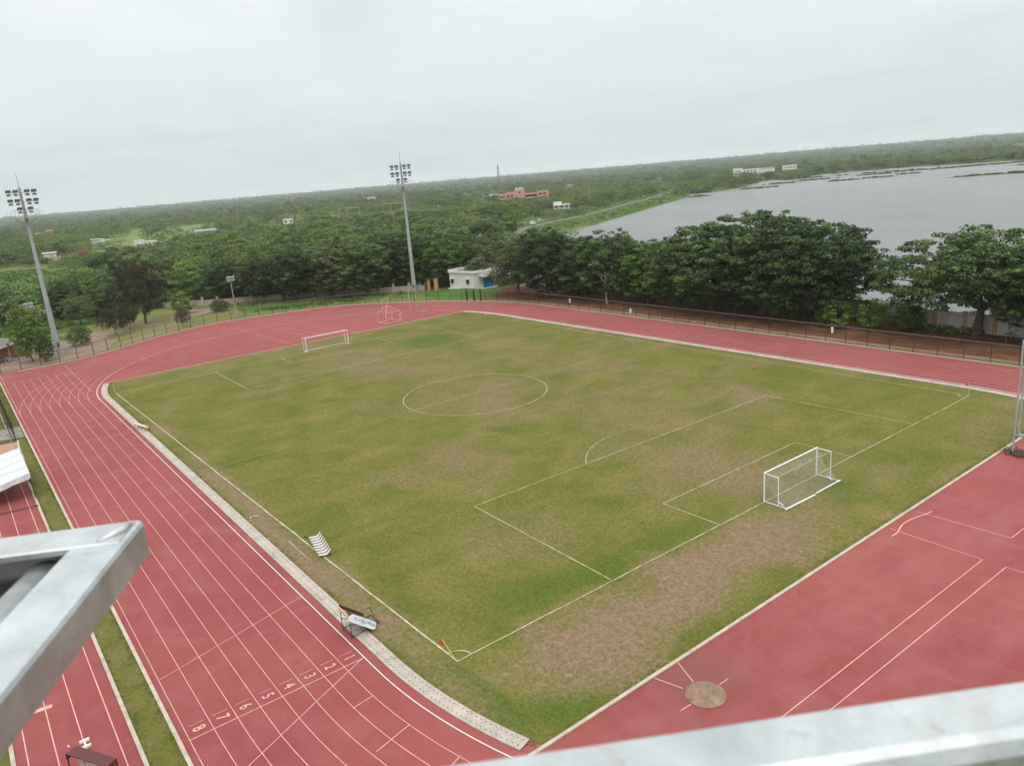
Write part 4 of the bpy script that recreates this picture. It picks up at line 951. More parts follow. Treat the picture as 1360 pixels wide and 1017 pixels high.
for _ in range(60):
    r=rg.random()**.6*1.9; a=rg.uniform(0,6.28); s=rg.uniform(.15,.5); b.box((r*math.cos(a)*1.4,r*math.sin(a)*.7,max(.05,(1.9-r)*.38)),(s,s*rg.uniform(.5,1),s*.6),rg.uniform(0,3))
b.build('stones',M['rubble'],t)
# ---------------------------------------------------------------- goals
def goal(name,x,y0,y1,face,label,net,back=1.25,foot=2.05):
    """face +1: mouth looks to +x"""
    t=thing(name,(x,(y0+y1)/2,.04),0,label,'goal','football goals'); h=(y1-y0)/2; H=2.44; d=-face
    for y in(-h,h):
        b=MB(); b.tube([(0,y,0),(0,y,H)],.06,12); b.build('post',M['white'],t)
        b=MB(); b.tube([(0,y,H-.03),(d*back,y,H-.05)],.03,8); b.tube([(d*back,y,H-.05),(d*back,y,.05)],.035,8); b.tube([(0,y,.05),(d*(foot if net else back),y,.05)],.04,8); b.build('side_frame',M['white'],t)
    b=MB(); b.tube([(0,-h-.06,H),(0,h+.06,H)],.06,12); b.build('crossbar',M['white'],t)
    if net:
        b=MB(); b.tube([(d*foot,-h-.15,.06),(d*foot,-.25,.06)],.055,8); b.tube([(d*foot*1.05,.05,.07),(d*foot*.99,h+.2,.06)],.06,8); b.build('back_bar',M['white'],t)
        b=MB(); 
        for y in (-h+.1,h-.35): b.tube([(d*1.0,y-.1,.1),(d*1.55,y+.15,.1)],.09,8)
        b.build('sandbag',M['canvas'],t)
        b=MB(); nu,nv=52,18
        def bk(u,v):
            y=-h+2*h*u; k=v; xx=d*(foot*k**1.35); z=H*(1-k)-.28*math.sin(PI*k)*(.7+.3*math.sin(PI*u))-.0
            return (xx+.03*math.sin(u*40+v*7),y,max(.03,z))
        def line(pts): b.tube(pts,.0052,3,False)
        for i in range(nu+1): line([bk(i/nu,j/10) for j in range(11)])
        for j in range(nv+1): line([bk(i/16,j/nv) for i in range(17)])
        for y in(-h,h):
            for j in range(1,15):
                k=j/15; xx=d*foot*k; tz=H*(1-k**(1/1.35)); line([(xx,y*.985,.03),(xx*.9,y*.985,max(.05,tz))])
            for j in range(1,15):
                z=H*j/15; k=(1-z/H)**1.35; line([(0,y*.985,z),(d*foot*k,y*.985,z)])
        for j in range(0,11): 
            pts=[(d*back*.95*j/10,-h+2*h*i/14,H-.06-.22*math.sin(PI*j/10)-.04*math.sin(i)) for i in range(15)]; line(pts)
        b.build('net',M['net'],t)
    else:
        b=MB(); b.tube([(d*back,-h,.05),(d*back,h,.05)],.035,8); b.tube([(d*back*.98,-h,H-.06),(d*back*.98,h,H-.06)],.02,6); b.build('back_bar',M['white'],t)
goal('football_goal',-44.83,-3.66,3.66,1,'near white football goal with a net, standing on the goal line at right',True)
goal('football_goal',45.2,-3.9,3.9,-1,'far white football goal without a net, seen at the back of the pitch',False)
def flag(x,y,tilt,pole,lb,cloth=True,h=1.5):
    t=thing('corner_flag',(x,y,.04),0,lb,'corner flag','corner flags of the pitch')
    e=Vector((tilt[0],tilt[1],h)); b=MB(); b.tube([(0,0,-.05),tuple(e)],.022,8); b.build('pole',M[pole],t)
    if cloth:
        b=MB(); q=e*.72
        o=Vector((.33,.42,-.04)); pts=[tuple(e),tuple(e*.86+o*.75),tuple(q+o*.15)]
        b.poly(pts); b.poly([(p[0]+.006,p[1]-.006,p[2]) for p in pts[::-1]]); b.build('flag_cloth',M['red_flag'],t)
flag(-44.86,32.73,(.42,.55),'yellow','leaning red corner flag at the near corner by the finish bend')
flag(-44.86,-32.54,(.1,.12),'yellow','small red corner flag on a yellow pole at the right pitch corner')
flag(44.95,-33.64,(.05,.08),'white','red-tipped white corner pole at the far right corner of the pitch')
flag(44.85,34.0,(.05,.1),'yellow','bare yellow corner pole without a flag at the far left corner',False)
# ---------------------------------------------------------------- bench of white seats by the touchline
def bench():
    t=thing('team_bench',(-25.55,32.5,.04),math.atan2(.65,-3.4)-PI/2,'row of white bucket seats on a low frame by the touchline','bench')
    b=MB(); 
    for x in(-.28,.2): b.bar((x,-1.85,.14),(x,1.85,.14),.05)
    for y in(-1.7,-.6,.6,1.7):
        for x in(-.28,.2): b.bar((x,y,0),(x,y,.14),.05)
    b.bar((.3,-1.85,.14),(.75,-2.5,.05),.05); b.build('frame',M['dark_steel'],t)
    s0=None
    for k in range(8):
        if s0 is None:
            s=MB()
            prof=[(.52,.26,.10),(.44,.24,.13),(.2,.20,.15),(-.02,.19,.15),(-.16,.22,.15),(-.30,.36,.13),(-.42,.52,.09)]
            for i in range(len(prof)-1):
                a,c=prof[i],prof[i+1]
                up=[(a[0],-a[2],a[1]),(c[0],-c[2],c[1]),(c[0],c[2],c[1]),(a[0],a[2],a[1])]; s.quad(*up[::-1]); s.quad(*[(x,y,z-.04) for x,y,z in up])
                for sg in(-1,1): s.quad((a[0],sg*a[2],a[1]),(c[0],sg*c[2],c[1]),(c[0],sg*c[2],c[1]-.04),(a[0],sg*a[2],a[1]-.04))
            s0=s.build('seat',M['kerbwhite'],t); o=s0
        else: o=s0.copy(); COL.objects.link(o); o.parent=t
        o.location=(0,-1.68+.48*k,0)
bench()
# ---------------------------------------------------------------- dug-out stand with the lettered board
def stand():
    t=thing('sign_stand',(-38.45,36.12,.06),0,'rusty steel stand with maroon slanting sides and a white lettered board at the finish bend','stand')
    A=(1.3,0);B=(0,0);Cc=(.28,-2.0);D=(1.45,-2.0)
    b=MB()
    for p,q in((A,B),(B,Cc),(Cc,D),(D,A),((.6,-1),(1.35,-1))): b.bar((*p,.05),(*q,.05),.03)
    for p in (A,B): b.bar((*p,0),(*p,1.5),.036)
    b.bar((*A,.75),(.3,-2,.1),.035); b.bar((*B,.75),(1.4,-1.9,.1),.03); b.bar((.28,-2.0,.05),(.2,-1.8,.35),.05); b.tube([(.9,-1.55,.9),(1.1,-1.9,.8),(1.25,-2.0,.4),(1.2,-2.1,.05)],.025,6); b.build('frame',M['dark_steel'],t)
    def slab(p0,p1,p2,p3,th,n,m,par=t):
        nn=Vector(n); bb=MB(); q=[Vector(p) for p in(p0,p1,p2,p3)]; o=[v+nn*th for v in q]
        bb.quad(*q); bb.quad(*o[::-1])
        for i in range(4): bb.quad(q[i],o[i],o[(i+1)%4],q[(i+1)%4])
        return bb,par,m
    # sloping maroon deck from the posts down towards the grass
    bb,_,_=slab((0.05,0,1.42),(1.3,0,1.42),(1.1,-1.4,.20),(-.2,-1.36,.20),.05,(0,0,-1),None); bb.build('deck',M['maroon'],t)
    bb,_,_=slab((1.32,.02,1.46),(1.14,-1.4,.30),(1.14,-1.4,.55),(1.32,.02,1.72),.05,(1,0,0),None); bb.build('far_side_board',M['maroon'],t)
    bb,_,_=slab((-.02,.05,1.38),(1.34,.05,1.38),(1.34,.05,1.62),(-.02,.05,1.62),.05,(0,1,0),None); bb.build('end_board',M['cream'],t)
    # white lettered board along the near side, rounded at its low end
    e0=Vector((-.03,.04,1.46)); e1=Vector((-.36,-1.45,.30)); d=(e1-e0); Lh=d.length; d.normalize(); nrm=Vector((-.80,-.08,.60)); up_=nrm.cross(d).normalized(); 
    if up_.z<0: up_=-up_
    nrm=d.cross(up_); nrm = nrm if nrm.x<0 else -nrm
    hw=.24; out=[(0,-hw),(Lh-.18,-hw)]+[(Lh-.18+.18*math.sin(a),-hw*math.cos(a)) for a in np.linspace(.2,PI-.2,7)]+[(Lh-.18,hw),(.2,hw),(0,.08)]
    bb=MB(); f=[e0+d*u+up_*v+nrm*.05 for u,v in out]; g=[p-nrm*.06 for p in f]
    if (f[1]-f[0]).cross(f[2]-f[1]).dot(nrm)<0: f=f[::-1]; g=g[::-1]
    bb.poly(f); bb.poly(g[::-1])
    for i in range(len(f)): bb.quad(f[i],g[i],g[(i+1)%len(f)],f[(i+1)%len(f)])
    bd=bb.build('sign_board',M['canvas'],t)
    # the lettering is too worn to read: three groups of short dark strokes
    rr=random.Random(9); bb=MB(); base=e0+nrm*.055
    for (u0,u1) in ((.36,.80),(.88,1.2),(1.28,1.98)):
        u=u0
        while u<u1:
            hgt=rr.uniform(.13,.2); v0=-.05+rr.uniform(-.02,.02); wd=rr.uniform(.018,.03)
            bb.quad(base+d*u+up_*v0,base+d*(u+wd)+up_*v0,base+d*(u+wd)+up_*(v0+hgt),base+d*u+up_*(v0+hgt))
            if rr.random()<.65: 
                vv=v0+rr.choice((0,.5,.85))*hgt; bb.quad(base+d*u+up_*vv,base+d*(u+.075)+up_*vv,base+d*(u+.075)+up_*(vv+.024),base+d*u+up_*(vv+.024))
            u+=rr.uniform(.05,.085)
    for k in range(4): bb.quad(base+d*(.9+k*.06)-up_*.13,base+d*(.94+k*.06)-up_*.13,base+d*(.94+k*.06)-up_*.09,base+d*(.9+k*.06)-up_*.09)
    bb.build('lettering',M['ink'],bd)
stand()
# ---------------------------------------------------------------- seats under a maroon canopy, bottom left
def dugout():
    t=thing('dugout',(-40.82,50.72,.02),math.atan2(-1.2,-2.1),'small maroon-roofed dugout with four pale seats on the practice runway at bottom left','dugout')
    b=MB(); q=[(-1.3,.05),(1.3,.05),(1.3,.55),(-1.3,.55)]; b.box((0,.28,1.55),(2.7,.55,.05)); b.box((0,.56,1.42),(2.7,.05,.3)); b.box((-1.33,.28,1.42),(.05,.6,.3)); b.box((1.33,.28,1.42),(.05,.6,.3)); b.build('canopy',M['maroon'],t)
    for x in(-1.33,1.33):
        for y in(.03,.55): 
            b=MB(); b.bar((x,y,0),(x,y,1.5),.05); b.build('post',M['maroon'],t)
    b=MB(); b.bar((-1.33,.3,.3),(1.33,.3,.3),.06); b.bar((-1.33,.9,.03),(1.33,.9,.03),.05); b.build('frame',M['maroon'],t)
    for k in range(4):
        s=MB(); x=-.98+.65*k; prof=[(.50,1.30),(.40,1.0),(.42,.6),(.55,.42),(.85,.38),(1.0,.28)]
        for i in range(len(prof)-1):
            (a,za),(c,zc)=prof[i],prof[i+1]; s.quad((x-.24,a,za),(x+.24,a,za),(x+.24,c,zc),(x-.24,c,zc)); s.quad((x-.24,a-.03,za-.02),(x-.24,c-.03,zc-.02),(x+.24,c-.03,zc-.02),(x+.24,a-.03,za-.02))
        s.build('seat',M['kerb'],t)
dugout()
t=thing('starting_block',(-37.25,50.48,.04),0,'white H-shaped starting block on a lane line of the practice runway','starting block')
b=MB(); b.box((0,0,.03),(.7,.07,.06)); b.build('spine',M['white'],t)
for x in(.28,-.28): b=MB(); b.box((x,0,.07),(.09,.46,.14)); b.build('foot_plate',M['white'],t)
t=thing('plastic_cup',(-36.9,51.15,.04),0,'tiny white plastic cup lying on the practice runway','cup'); b=MB(); b.tube([(0,0,.04),(.14,.05,.045)],[.035,.05],10); b.build('cup',M['canvas'],t)
# throwing circle with a disc on it
b=MB(); b.tube([(-56.06,24.9,.0),(-56.06,24.9,.026)],1.1,48); struct(b.build('throwing_circle_rim',M['track']))
b=MB(); b.tube([(-56.06,24.9,.0),(-56.06,24.9,.032)],1.03,48); struct(b.build('throwing_circle',simple('circle_concrete',(.20,.135,.085),.95,var=.3,scale=3,dirt=(.32,.24,.17)))) 
b=MB(); b.tube([(-55.62,24.2,.03),(-55.62,24.2,.05)],.155,24); b.tube([(-55.62,24.2,.05),(-55.62,24.2,.062)],[.12,.05],24); tag(b.build('discus',simple('worn_steel_disc',(.175,.172,.165),.5,.4,var=.2,scale=12)),'grey steel disc lying on the round concrete throwing circle','disc')
# ---------------------------------------------------------------- hammer cage at the right edge
def cage():
    t=thing('throwing_cage',(-54.2,-18.2,.03),0,'tall grey steel cage pole with brown net heaped at its foot','throwing cage')
    P=[(0,0),(1.15,-4.4),(-2.5,-8.0),(-7.5,-8.2)]
    for x,y in P:
        b=MB(); b.tube([(x,y,0),(x,y,9.9)],[.085,.07],10); b.tube([(x,y,9.7),(x-.2,y-.7,10.0)],.05,8); b.build('pole',M['steel'],t)
        b=MB(); b.bar((x,y,.12),(x-.9,y-1.3,.12),.1); b.bar((x,y,.12),(x+.6,y-.5,.12),.1); b.bar((x,y,2.9),(x-.9,y-1.3,.15),.06); b.box((x-.2,y-.35,.12),(.5,.5,.2)); b.build('pole_foot',M['steel'],t)
    b=MB()
    for (a,c) in zip(P[:-1],P[1:]): b.bar((*a,9.9),(*c,9.9),.04); b.bar((*a,4.2),(a[0]+(c[0]-a[0])*.6,a[1]+(c[1]-a[1])*.6,4.6),.045)
    b.build('top_cable',M['steel'],t)
    b=MB(); rg=random.Random(6)
    for _ in range(70):
        a=rg.uniform(0,6.28); r=rg.random()**.5*.95; c=Vector((-.35+r*math.cos(a)*1.0,-.25+r*math.sin(a)*.8,.05+.32*(1-r)*rg.random())); dd=Vector((rg.gauss(0,.3),rg.gauss(0,.3),rg.gauss(0,.06))); b.tube([c-dd,c+Vector((0,0,.1)),c+dd],.035,5)
    b.build('net_heap',M['hanknet'],t)
    b=MB(); b.tube([(-.6,-.1,.03),(-1.4,.45,.03),(-2.2,.8,.03),(-2.9,1.6,.03),(-3.6,1.9,.03)],.022,5); b.build('rope',M['hanknet'],t)
cage()
# ---------------------------------------------------------------- frames in the far D
def far_frames():
    t=thing('trolley_frame',(57.6,-18.9,.03),.15,'pinkish-white open steel frame with a peaked top on the far red apron','frame')
    b=MB(); X,Y=1.4,1.75
    C4=[(-X,-Y),(X,-Y),(X,Y),(-X,Y)]
    for i in range(4): 
        b.bar((*C4[i],.08),(*C4[(i+1)%4],.08),.13); b.bar((*C4[i],0),(*C4[i],2.1),.13)
    b.bar((-X,-Y,2.1),(-X,Y,2.1),.1); b.bar((X,-Y,2.1),(X,Y,2.1),.09); 
    for c in C4: b.bar((*c,2.1),(0,.35,3.4),.1)
    b.build('tubing',M['line'],t)
    for i,(x,y,h) in enumerate(((60.5,-19.9,3.9),(62.0,-21.1,3.5))):
        pass
    t=thing('throwing_cage',(62.5,-22,.03),0,'group of slim hooked poles of the cage on the far apron','throwing cage')
    for (x,y,h,hk) in ((59.8,-20.0,4.6,1),(62.6,-20.2,3.8,1),(63.6,-24.1,4.4,0),(65.5,-28.3,4.6,1),(64.6,-29.4,3.6,1)):
        b=MB(); p=[(x-62.5,y+22,0),(x-62.5,y+22,h)]
        if hk: p+=[(x-62.5-.35,y+22-.55,h+.35),(x-62.5-.5,y+22-.9,h+.4)]
        b.tube(p,.06,6); b.build('pole',M['rail_grey'] if hk==0 else M['kerb'],t)
    t=thing('marker_stake',(60.4,-30.2,.02),0,'thin dark stake standing at the edge of the far red apron','stake'); b=MB(); b.bar((0,0,0),(0,0,1.0),.05); b.build('stake',M['maroon'],t)
    t=thing('hurdle',(58.3,-22.0,.02),.4,'pale hurdle leaning beside the open steel frame on the far apron','hurdle')
    b=MB(); b.bar((0,-.5,0),(.3,-.5,1.05),.05); b.bar((0,.5,0),(.3,.5,1.05),.05); b.build('leg',M['line'],t); b=MB(); b.box((.3,0,1.05),(.03,1.2,.08)); b.build('crossbar',M['white'],t)
far_frames()
# ---------------------------------------------------------------- tent, left fence, small things
def tent():
    t=thing('canopy_tent',(10.5,50.4,.02),0,'white canvas canopy tent over the practice runway at the left edge','tent')
    def z(y): return 2.62-.2*y
    b=MB(); xs=np.linspace(-5.25,5.25,9); ys=np.linspace(-2.1,3.2,6)
    def pz(i,j): return (xs[i],ys[j],z(ys[j]+2.1)-.05*(i%2)-.03*math.sin(j*1.3+i))
    for i in range(8):
        for j in range(5): b.quad(pz(i,j),pz(i+1,j),pz(i+1,j+1),pz(i,j+1))
    b.build('roof',M['canvas'],t)
    b=MB()
    for i in (2,4,6): b.tube([Vector(pz(i,j))+Vector((0,0,.01)) for j in range(6)],.014,5)
    b.build('seam',M['rubble'],t)
    b=MB()
    def val(p,q,n=10):
        for k in range(n):
            a=Vector(p).lerp(Vector(q),k/n); c=Vector(p).lerp(Vector(q),(k+1)/n); o1=Vector((.05*math.sin(k*2.2),.04*math.cos(k*1.7),-.55-.05*math.sin(k*1.9))); o2=Vector((.05*math.sin((k+1)*2.2),.04*math.cos((k+1)*1.7),-.55-.05*math.sin((k+1)*1.9))); b.quad(a,c,c+o2,a+o1)
    val(pz(0,0),pz(0,5)); val(pz(0,0),pz(8,0),16); val(pz(8,0),pz(8,5))
    b.build('valance',simple('valance_canvas',(.62,.60,.62),.7,var=.1,scale=1.2),t)
    for x in(-5.2,0,5.2):
        for y in(-2.05,3.1): b=MB(); b.tube([(x,y,0),(x,y,z(y+2.1)-.06)],.04,8); b.build('leg',M['dark_steel'],t)
    b=MB(); b.bar((-5.2,-2.05,2.0),(5.2,-2.05,2.0),.04); b.bar((-5.2,-2.05,2.0),(-5.2,3.1,1.2),.04); b.bar((-5.2,-2.05,.5),(-5.2,-1.2,2),.03); b.build('brace',M['dark_steel'],t)
    t=thing('barrier_bar',(2.6,49.2,.02),0,'thin dark bar lying across the practice runway in front of the white tent','bar'); b=MB(); b.bar((0,-.75,.12),(.5,2.8,.12),.06); b.box((0,-.75,.06),(.3,.15,.12)); b.build('bar',M['dark_steel'],t)
tent()
def left_fence():
    t=thing('steel_fence',(29.8,47.95,.02),0,'dark steel bar fence running along the outer grass strip at the left edge','fence')
    for k in range(12):
        b=MB(); b.box((k*3.6,-.004*k,1.2),(.09,.09,2.5)); b.build('post',M['dark_steel'],t)
    b=MB()
    for z in(.2,2.35): b.bar((0,0,z),(39.6,-.05,z),.07)
    b.build('rail',M['dark_steel'],t)
    b=MB()
    for k in range(260): b.box((k*.152,0,1.25),(.05,.04,2.1))
    b.build('bars',M['dark_steel'],t)
    b=MB(); b.wall([(-.2,.45),(39,.42)],.16,0,.12); b.build('footing',M['concrete'],t)
    for y in(2.1,4.4):
        b=MB(); b.box((.6*y/2.1,y,1.15),(.08,.08,2.3)); b.build('post',M['dark_steel'],t)
    b=MB(); b.bar((0,0,2.3),(1.25,4.4,2.3),.06); b.bar((0,0,.25),(1.25,4.4,.25),.05); b.bar((0,0,.3),(.6,2.1,2.2),.03); b.bar((.6,2.1,.3),(0,0,2.2),.03); b.build('end_brace',M['dark_steel'],t)
left_fence()
t=thing('barrier_roll',(21.0,35.45,.08),math.atan2(-.75,-3.1),'long white beam on a dark rack lying across the drain cover at the left bend','barrier')
b=MB(); b.tube([(-1.6,0,.5),(1.6,0,.45)],[.13,.17],10); b.build('beam',M['cream'],t)
b=MB(); 
for x in(-1.4,-.5,.5,1.4): b.bar((x,.3,0),(x,0,.42),.05); b.bar((x,-.3,0),(x,0,.42),.05)
b.bar((-1.4,.3,.04),(1.4,.3,.04),.05); b.build('rack',M['dark_steel'],t)
for i,(x,y,s,lb) in enumerate(((-16.55,34.95,.25,'pale scrap lying lowest of four beside the drain, left of the white seats'),(-16.35,34.8,.2,'pale scrap second nearest the drain, left of the white seats'),(-15.9,34.6,.3,'pale scrap in the small dark green tuft, left of the white seats'),(-15.9,34.15,.38,'longest pale scrap farthest from the drain, left of the white seats'))):
    t=thing('paper_scrap',(x,y,.05),1.1+i,lb,'litter','scraps by the drain'); b=MB(); n=5; s*=.62
    for k in range(n-1):
        a=(-s+2*s*k/(n-1),.04+.03*math.sin(k*2)); c=(-s+2*s*(k+1)/(n-1),.04+.03*math.sin(k*2+2)); b.quad((a[0],-.07,a[1]),(c[0],-.07,c[1]),(c[0],.07,c[1]+.02),(a[0],.07,a[1]+.02)); 
    b.build('sheet',M['kerb'],t)
for (x,y,lb) in ((-17.6,-52.7,'small white marker post on the brown soil below the leafy bush'),(20.7,-49.6,'small white marker post on the brown soil near the bare grey tree'),(40.2,-51.9,'white stone marker on the brown soil near the white house')):
    t=thing('marker_post',(x,y,0),.3,lb,'post','white markers on the soil verge'); b=MB(); b.box((0,0,.4),(.28,.28,.8)); b.box((.1,-.22,.72),(.3,.4,.12)); b.build('block',M['white'],t)
# ---------------------------------------------------------------- far buildings
def viewframe(x,y): d=np.array([x,y])-CA; return math.atan2(d[1],d[0])-PI/2      # local x = to the right as seen from the stadium, local y = away
def part(nm,t,boxes,m,parent=None):
    b=MB()
    for c,s in boxes: b.box(c,s)
    return b.build(nm,M[m],parent or t)
def pink():
    t=thing('pink_building',(478,-388,0),viewframe(478,-388),'three-storey salmon pink building with white roof tanks among the woodland','building')
    H=11.8
    part('left_wing',t,[((-19.5,-6,H/2),(6.5,9,H))],'pink'); part('stepped_wing',t,[((-12.5,-1,H/2+.4),(7.4,9,H+.8))],'pink')
    part('centre_block',t,[((-4,3,7.2),(9.5,10,14.4))],'pink'); part('link_wing',t,[((6.5,6,5.4),(11.5,8,10.8))],'pink'); part('right_wing',t,[((17.2,1,6),(10.5,10,12))],'pink')
    W=[(-21.2,-10.5),(-18.2,-10.5)]
    for z in (2.2,5.6,9.0):
        for x in (-21,-18.2): 
            w_=part('window',t,[((x,-10.55,z),(1.7,.12,1.4))],'window'); part('sunshade',t,[((x,-10.9,z+.9),(2.1,.7,.12))],'pink',w_)
        for x in (-14.2,-11): 
            w_=part('window',t,[((x,-5.55,z+.3),(1.7,.12,1.4))],'window'); part('sunshade',t,[((x,-5.9,z+1.2),(2.1,.7,.12))],'pink',w_)
        for x in (14.8,18.6): 
            w_=part('window',t,[((x,-4.05,z+.2),(2.4,.12,1.3))],'window'); part('sunshade',t,[((x,-4.4,z+1.1),(2.9,.7,.12))],'pink',w_)
    part('window',t,[((-4,-2.05,11.8),(1.6,.12,1.4))],'window')
    part('gallery',t,[((6.5,1.94,8.0),(11,.12,2.0))],'window'); part('gallery',t,[((6.5,1.94,4.6),(11,.12,2.0))],'window'); part('gallery_rail',t,[((6.5,1.8,6.7),(11.3,.2,.7))],'housewhite')
    part('parapet',t,[((-19.5,-10.4,H+.25),(6.7,.25,.5)),((17.2,-3.9,12.25),(10.7,.25,.5)),((6.5,2.1,11.0),(11.5,.25,.5))],'roofgrey')
    for x in(-6.6,-4.2,-1.9):
        b=MB(); b.tube([(x,1,14.4),(x,1,16.2)],1.0,12); b.build('water_tank',M['canvas'],t)
    part('aerial',t,[((11,4,13),(.15,.15,4))],'mast')
pink()
def block(nm,x,y,parts,label,cat,z=0):
    t=thing(nm,(x,y,z),viewframe(x,y),label,cat)
    for (pn,bx,m) in parts: part(pn,t,bx,m)
    return t
def wins(xs,y,zs,w=1.2,h=1.2): return [((x,y,z),(w,.1,h)) for x in xs for z in zs]
block('white_building',318,-293,[('wall',[((0,0,2.6),(11,7,5.2))],'dullcream'),('upper_room',[((-2.5,.5,6.3),(5.5,5,2.2))],'housewhite'),('window',wins((-3.5,0,3.5),-3.55,(1.8,4.1)),'window'),('roof',[((0,0,5.3),(11.6,7.6,.25))],'housewhite')],'cream two-storey house by the lake road, in front of the pink building','house')
block('white_building',331,-312,[('wall',[((0,0,2.6),(12,7,5.2))],'dullcream'),('window',wins((-3.6,0,3.6),-3.55,(2.8,)),'window'),('roof',[((0,0,5.3),(12.6,7.6,.25))],'roofgrey')],'low cream annexe right of the cream house by the lake road','house')
block('white_house',537,-187,[('wall',[((0,0,3.6),(7.5,6,7.2))],'housewhite'),('window',wins((-2,2.2),-3.05,(5.2,),1.5,1.6),'window'),('roof',[((0,0,7.3),(8,6.4,.25))],'housewhite')],'small white cube house alone among trees left of centre','house')
block('shed',553,-125,[('wall',[((0,0,2),(15,7,4))],'housewhite'),('roof',[((0,-2,4.6),(16,5,.3)),((0,2,4.9),(16,4,.3))],'blueroof')],'long shed with a pale blue sheet roof in the woodland','shed')
block('white_house',470,-62,[('wall',[((-3,0,2.6),(6,6,5.2)),((4,1,2.0),(7,6,4)),((0,-4,1.5),(5,3,3))],'housewhite'),('window',wins((-4,-1.5,3,5.5),-3.06,(2.6,),1,1.2),'window'),('roof',[((-3,0,5.3),(6.6,6.6,.25)),((4,1,4.1),(7.6,6.6,.25))],'canvas')],'cluster of whitewashed houses showing above the dark casuarina','house')
block('white_house',600,-56,[('wall',[((0,0,2.2),(9,6,4.4))],'housewhite'),('roof',[((-2,-.5,4.7),(7,7,.4)),((5,0,3.6),(6,5,.3))],'canvas')],'white-roofed house above and left of the dark casuarina','house')
block('house',440,-4,[('wall',[((0,0,2),(6.5,5,4))],'housewhite'),('roof',[((0,-1.4,4.6),(7.5,3.2,.3)),((0,1.4,4.9),(7.5,3.2,.3))],'leafpale' if False else 'canvas')],'pale green-white roofed house left, near the red-brown roofs','house')
block('house',424,-9,[('wall',[((0,0,1.6),(6,5,3.2))],'piercream'),('roof',[((0,-1.2,3.6),(7,2.8,.3)),((0,1.2,4.0),(7,2.8,.3))],'redroof')],'left one of two red-brown tiled houses beyond the crop field','house')
block('house',419,-19,[('wall',[((0,0,1.8),(7,5,3.6))],'redroof'),('roof',[((0,-1.2,4.1),(8,2.8,.3)),((0,1.2,4.5),(8,2.8,.3))],'redroof')],'right one of two red-brown tiled houses beyond the crop field','house')
block('orange_building',990,-62,[('wall',[((-3,0,2.8),(12,9,5.6)),((6,2,4.0),(7,9,8))],'orange'),('window',wins((-7,-4,-1,5,8),-4.6,(3.4,),1.5,1.4),'window'),('roof',[((-3,0,5.75),(12.6,9.6,.3)),((6,2,8.15),(7.6,9.6,.3))],'housewhite')],'orange-walled building far left on the plain behind the left mast','building')
def campus():
    t=thing('white_building',(625,-965,0),viewframe(625,-965),'long white institutional building on the far shore of the lake','building')
    part('left_block',t,[((-38,0,5.5),(13,10,11))],'housewhite'); part('middle_block',t,[((-20,2,4.5),(26,10,9))],'housewhite'); part('long_wing',t,[((3,6,5.5),(24,10,8))],'housewhite'); part('right_block',t,[((36,0,5),(20,10,10))],'housewhite')
    part('roof',t,[((3,6,9.8),(26,12,.6))],'roofgrey'); part('window',t,wins((-40,-36),-5.05,(3,7),1.8,1.8)+wins((-28,-23,-18,-13),-3.05,(3,6.5),2.0,1.8)+wins((30,34,38,42),-5.05,(2.8,7),2.0,2.0),'window')
    part('stair_tower',t,[((45.3,-2,4.5),(1.2,6,9))],'housewhite')
campus()
for (x,y,wd,h,lb) in ((1180,-1500,16,6,'distant white house specks on the ridge above the bare shore, left one'),(820,-950,10,4,'tiny white house on the grassy plain left of the long white building'),(720,-820,9,3.5,'tiny white house among trees near the far lake shore'),(770,-800,14,4,'low pale shed by the trees near the far lake shore'),(900,-820,14,6,'pale house half hidden by trees above the lake road end'),(560,-1750,40,9,'large white building on the far ridge at the right'),(470,-1800,26,7,'second white building on the far ridge at the right edge'),(1500,-760,18,7,'tiny white house on the hazy plain right of the pink building'),(760,-560,12,6,'small white house right of the pink building')):
    block('white_house',x,y,[('wall',[((0,0,h/2),(wd,7,h))],'housewhite'),('window',wins((-wd*.25,wd*.2),-3.55,(h*.55,),1.6,1.4),'window'),('roof',[((0,0,h+.15),(wd+.8,7.8,.3))],'roofgrey')],lb,'house',float(hill(x,y)))
# lattice mast, gantries, poles
def lattice(x,y,h,lb):
    t=thing('radio_mast',(x,y,0),.3,lb,'radio mast'); b=MB(); n=12
    for k in range(n):
        z0,z1=h*k/n,h*(k+1)/n; r0=2.2*(1-k/n)+.5; r1=2.2*(1-(k+1)/n)+.5; c0=[(-r0,-r0,z0),(r0,-r0,z0),(r0,r0,z0),(-r0,r0,z0)]; c1=[(-r1,-r1,z1),(r1,-r1,z1),(r1,r1,z1),(-r1,r1,z1)]
        for i in range(4): b.bar(c0[i],c1[i],.28); b.bar(c0[i],c1[(i+1)%4],.16); b.bar(c1[i],c1[(i+1)%4],.16)
    b.build('lattice',M['mast'],t); b=MB(); b.tube([(0,0,h),(0,0,h+5)],.15,6); b.build('aerial',M['mast'],t)
lattice(861,-645,44,'grey lattice radio mast rising over the horizon above the woodland')
for (x,y,wd,lb) in ((585,-265,19,'pale railway gantry frame left of the tall light mast, amid the wood'),(598,-318,19,'pale railway gantry frame right beside the tall light mast, amid the wood')):
    t=thing('railway_gantry',(x,y,0),viewframe(x,y),lb,'gantry','railway gantries in the woodland'); 
    for xx in(-wd/2,-wd*.1,wd/2): b=MB(); b.bar((xx,0,0),(xx,0,10.4),.42); b.build('post',M['kerb'],t)
    b=MB(); b.bar((-wd/2,0,10.4),(-wd*.1,0,10.4),.3); b.bar((-wd*.1,0,9.9),(wd/2,0,10.2),.4); b.build('beam',M['kerb'],t)
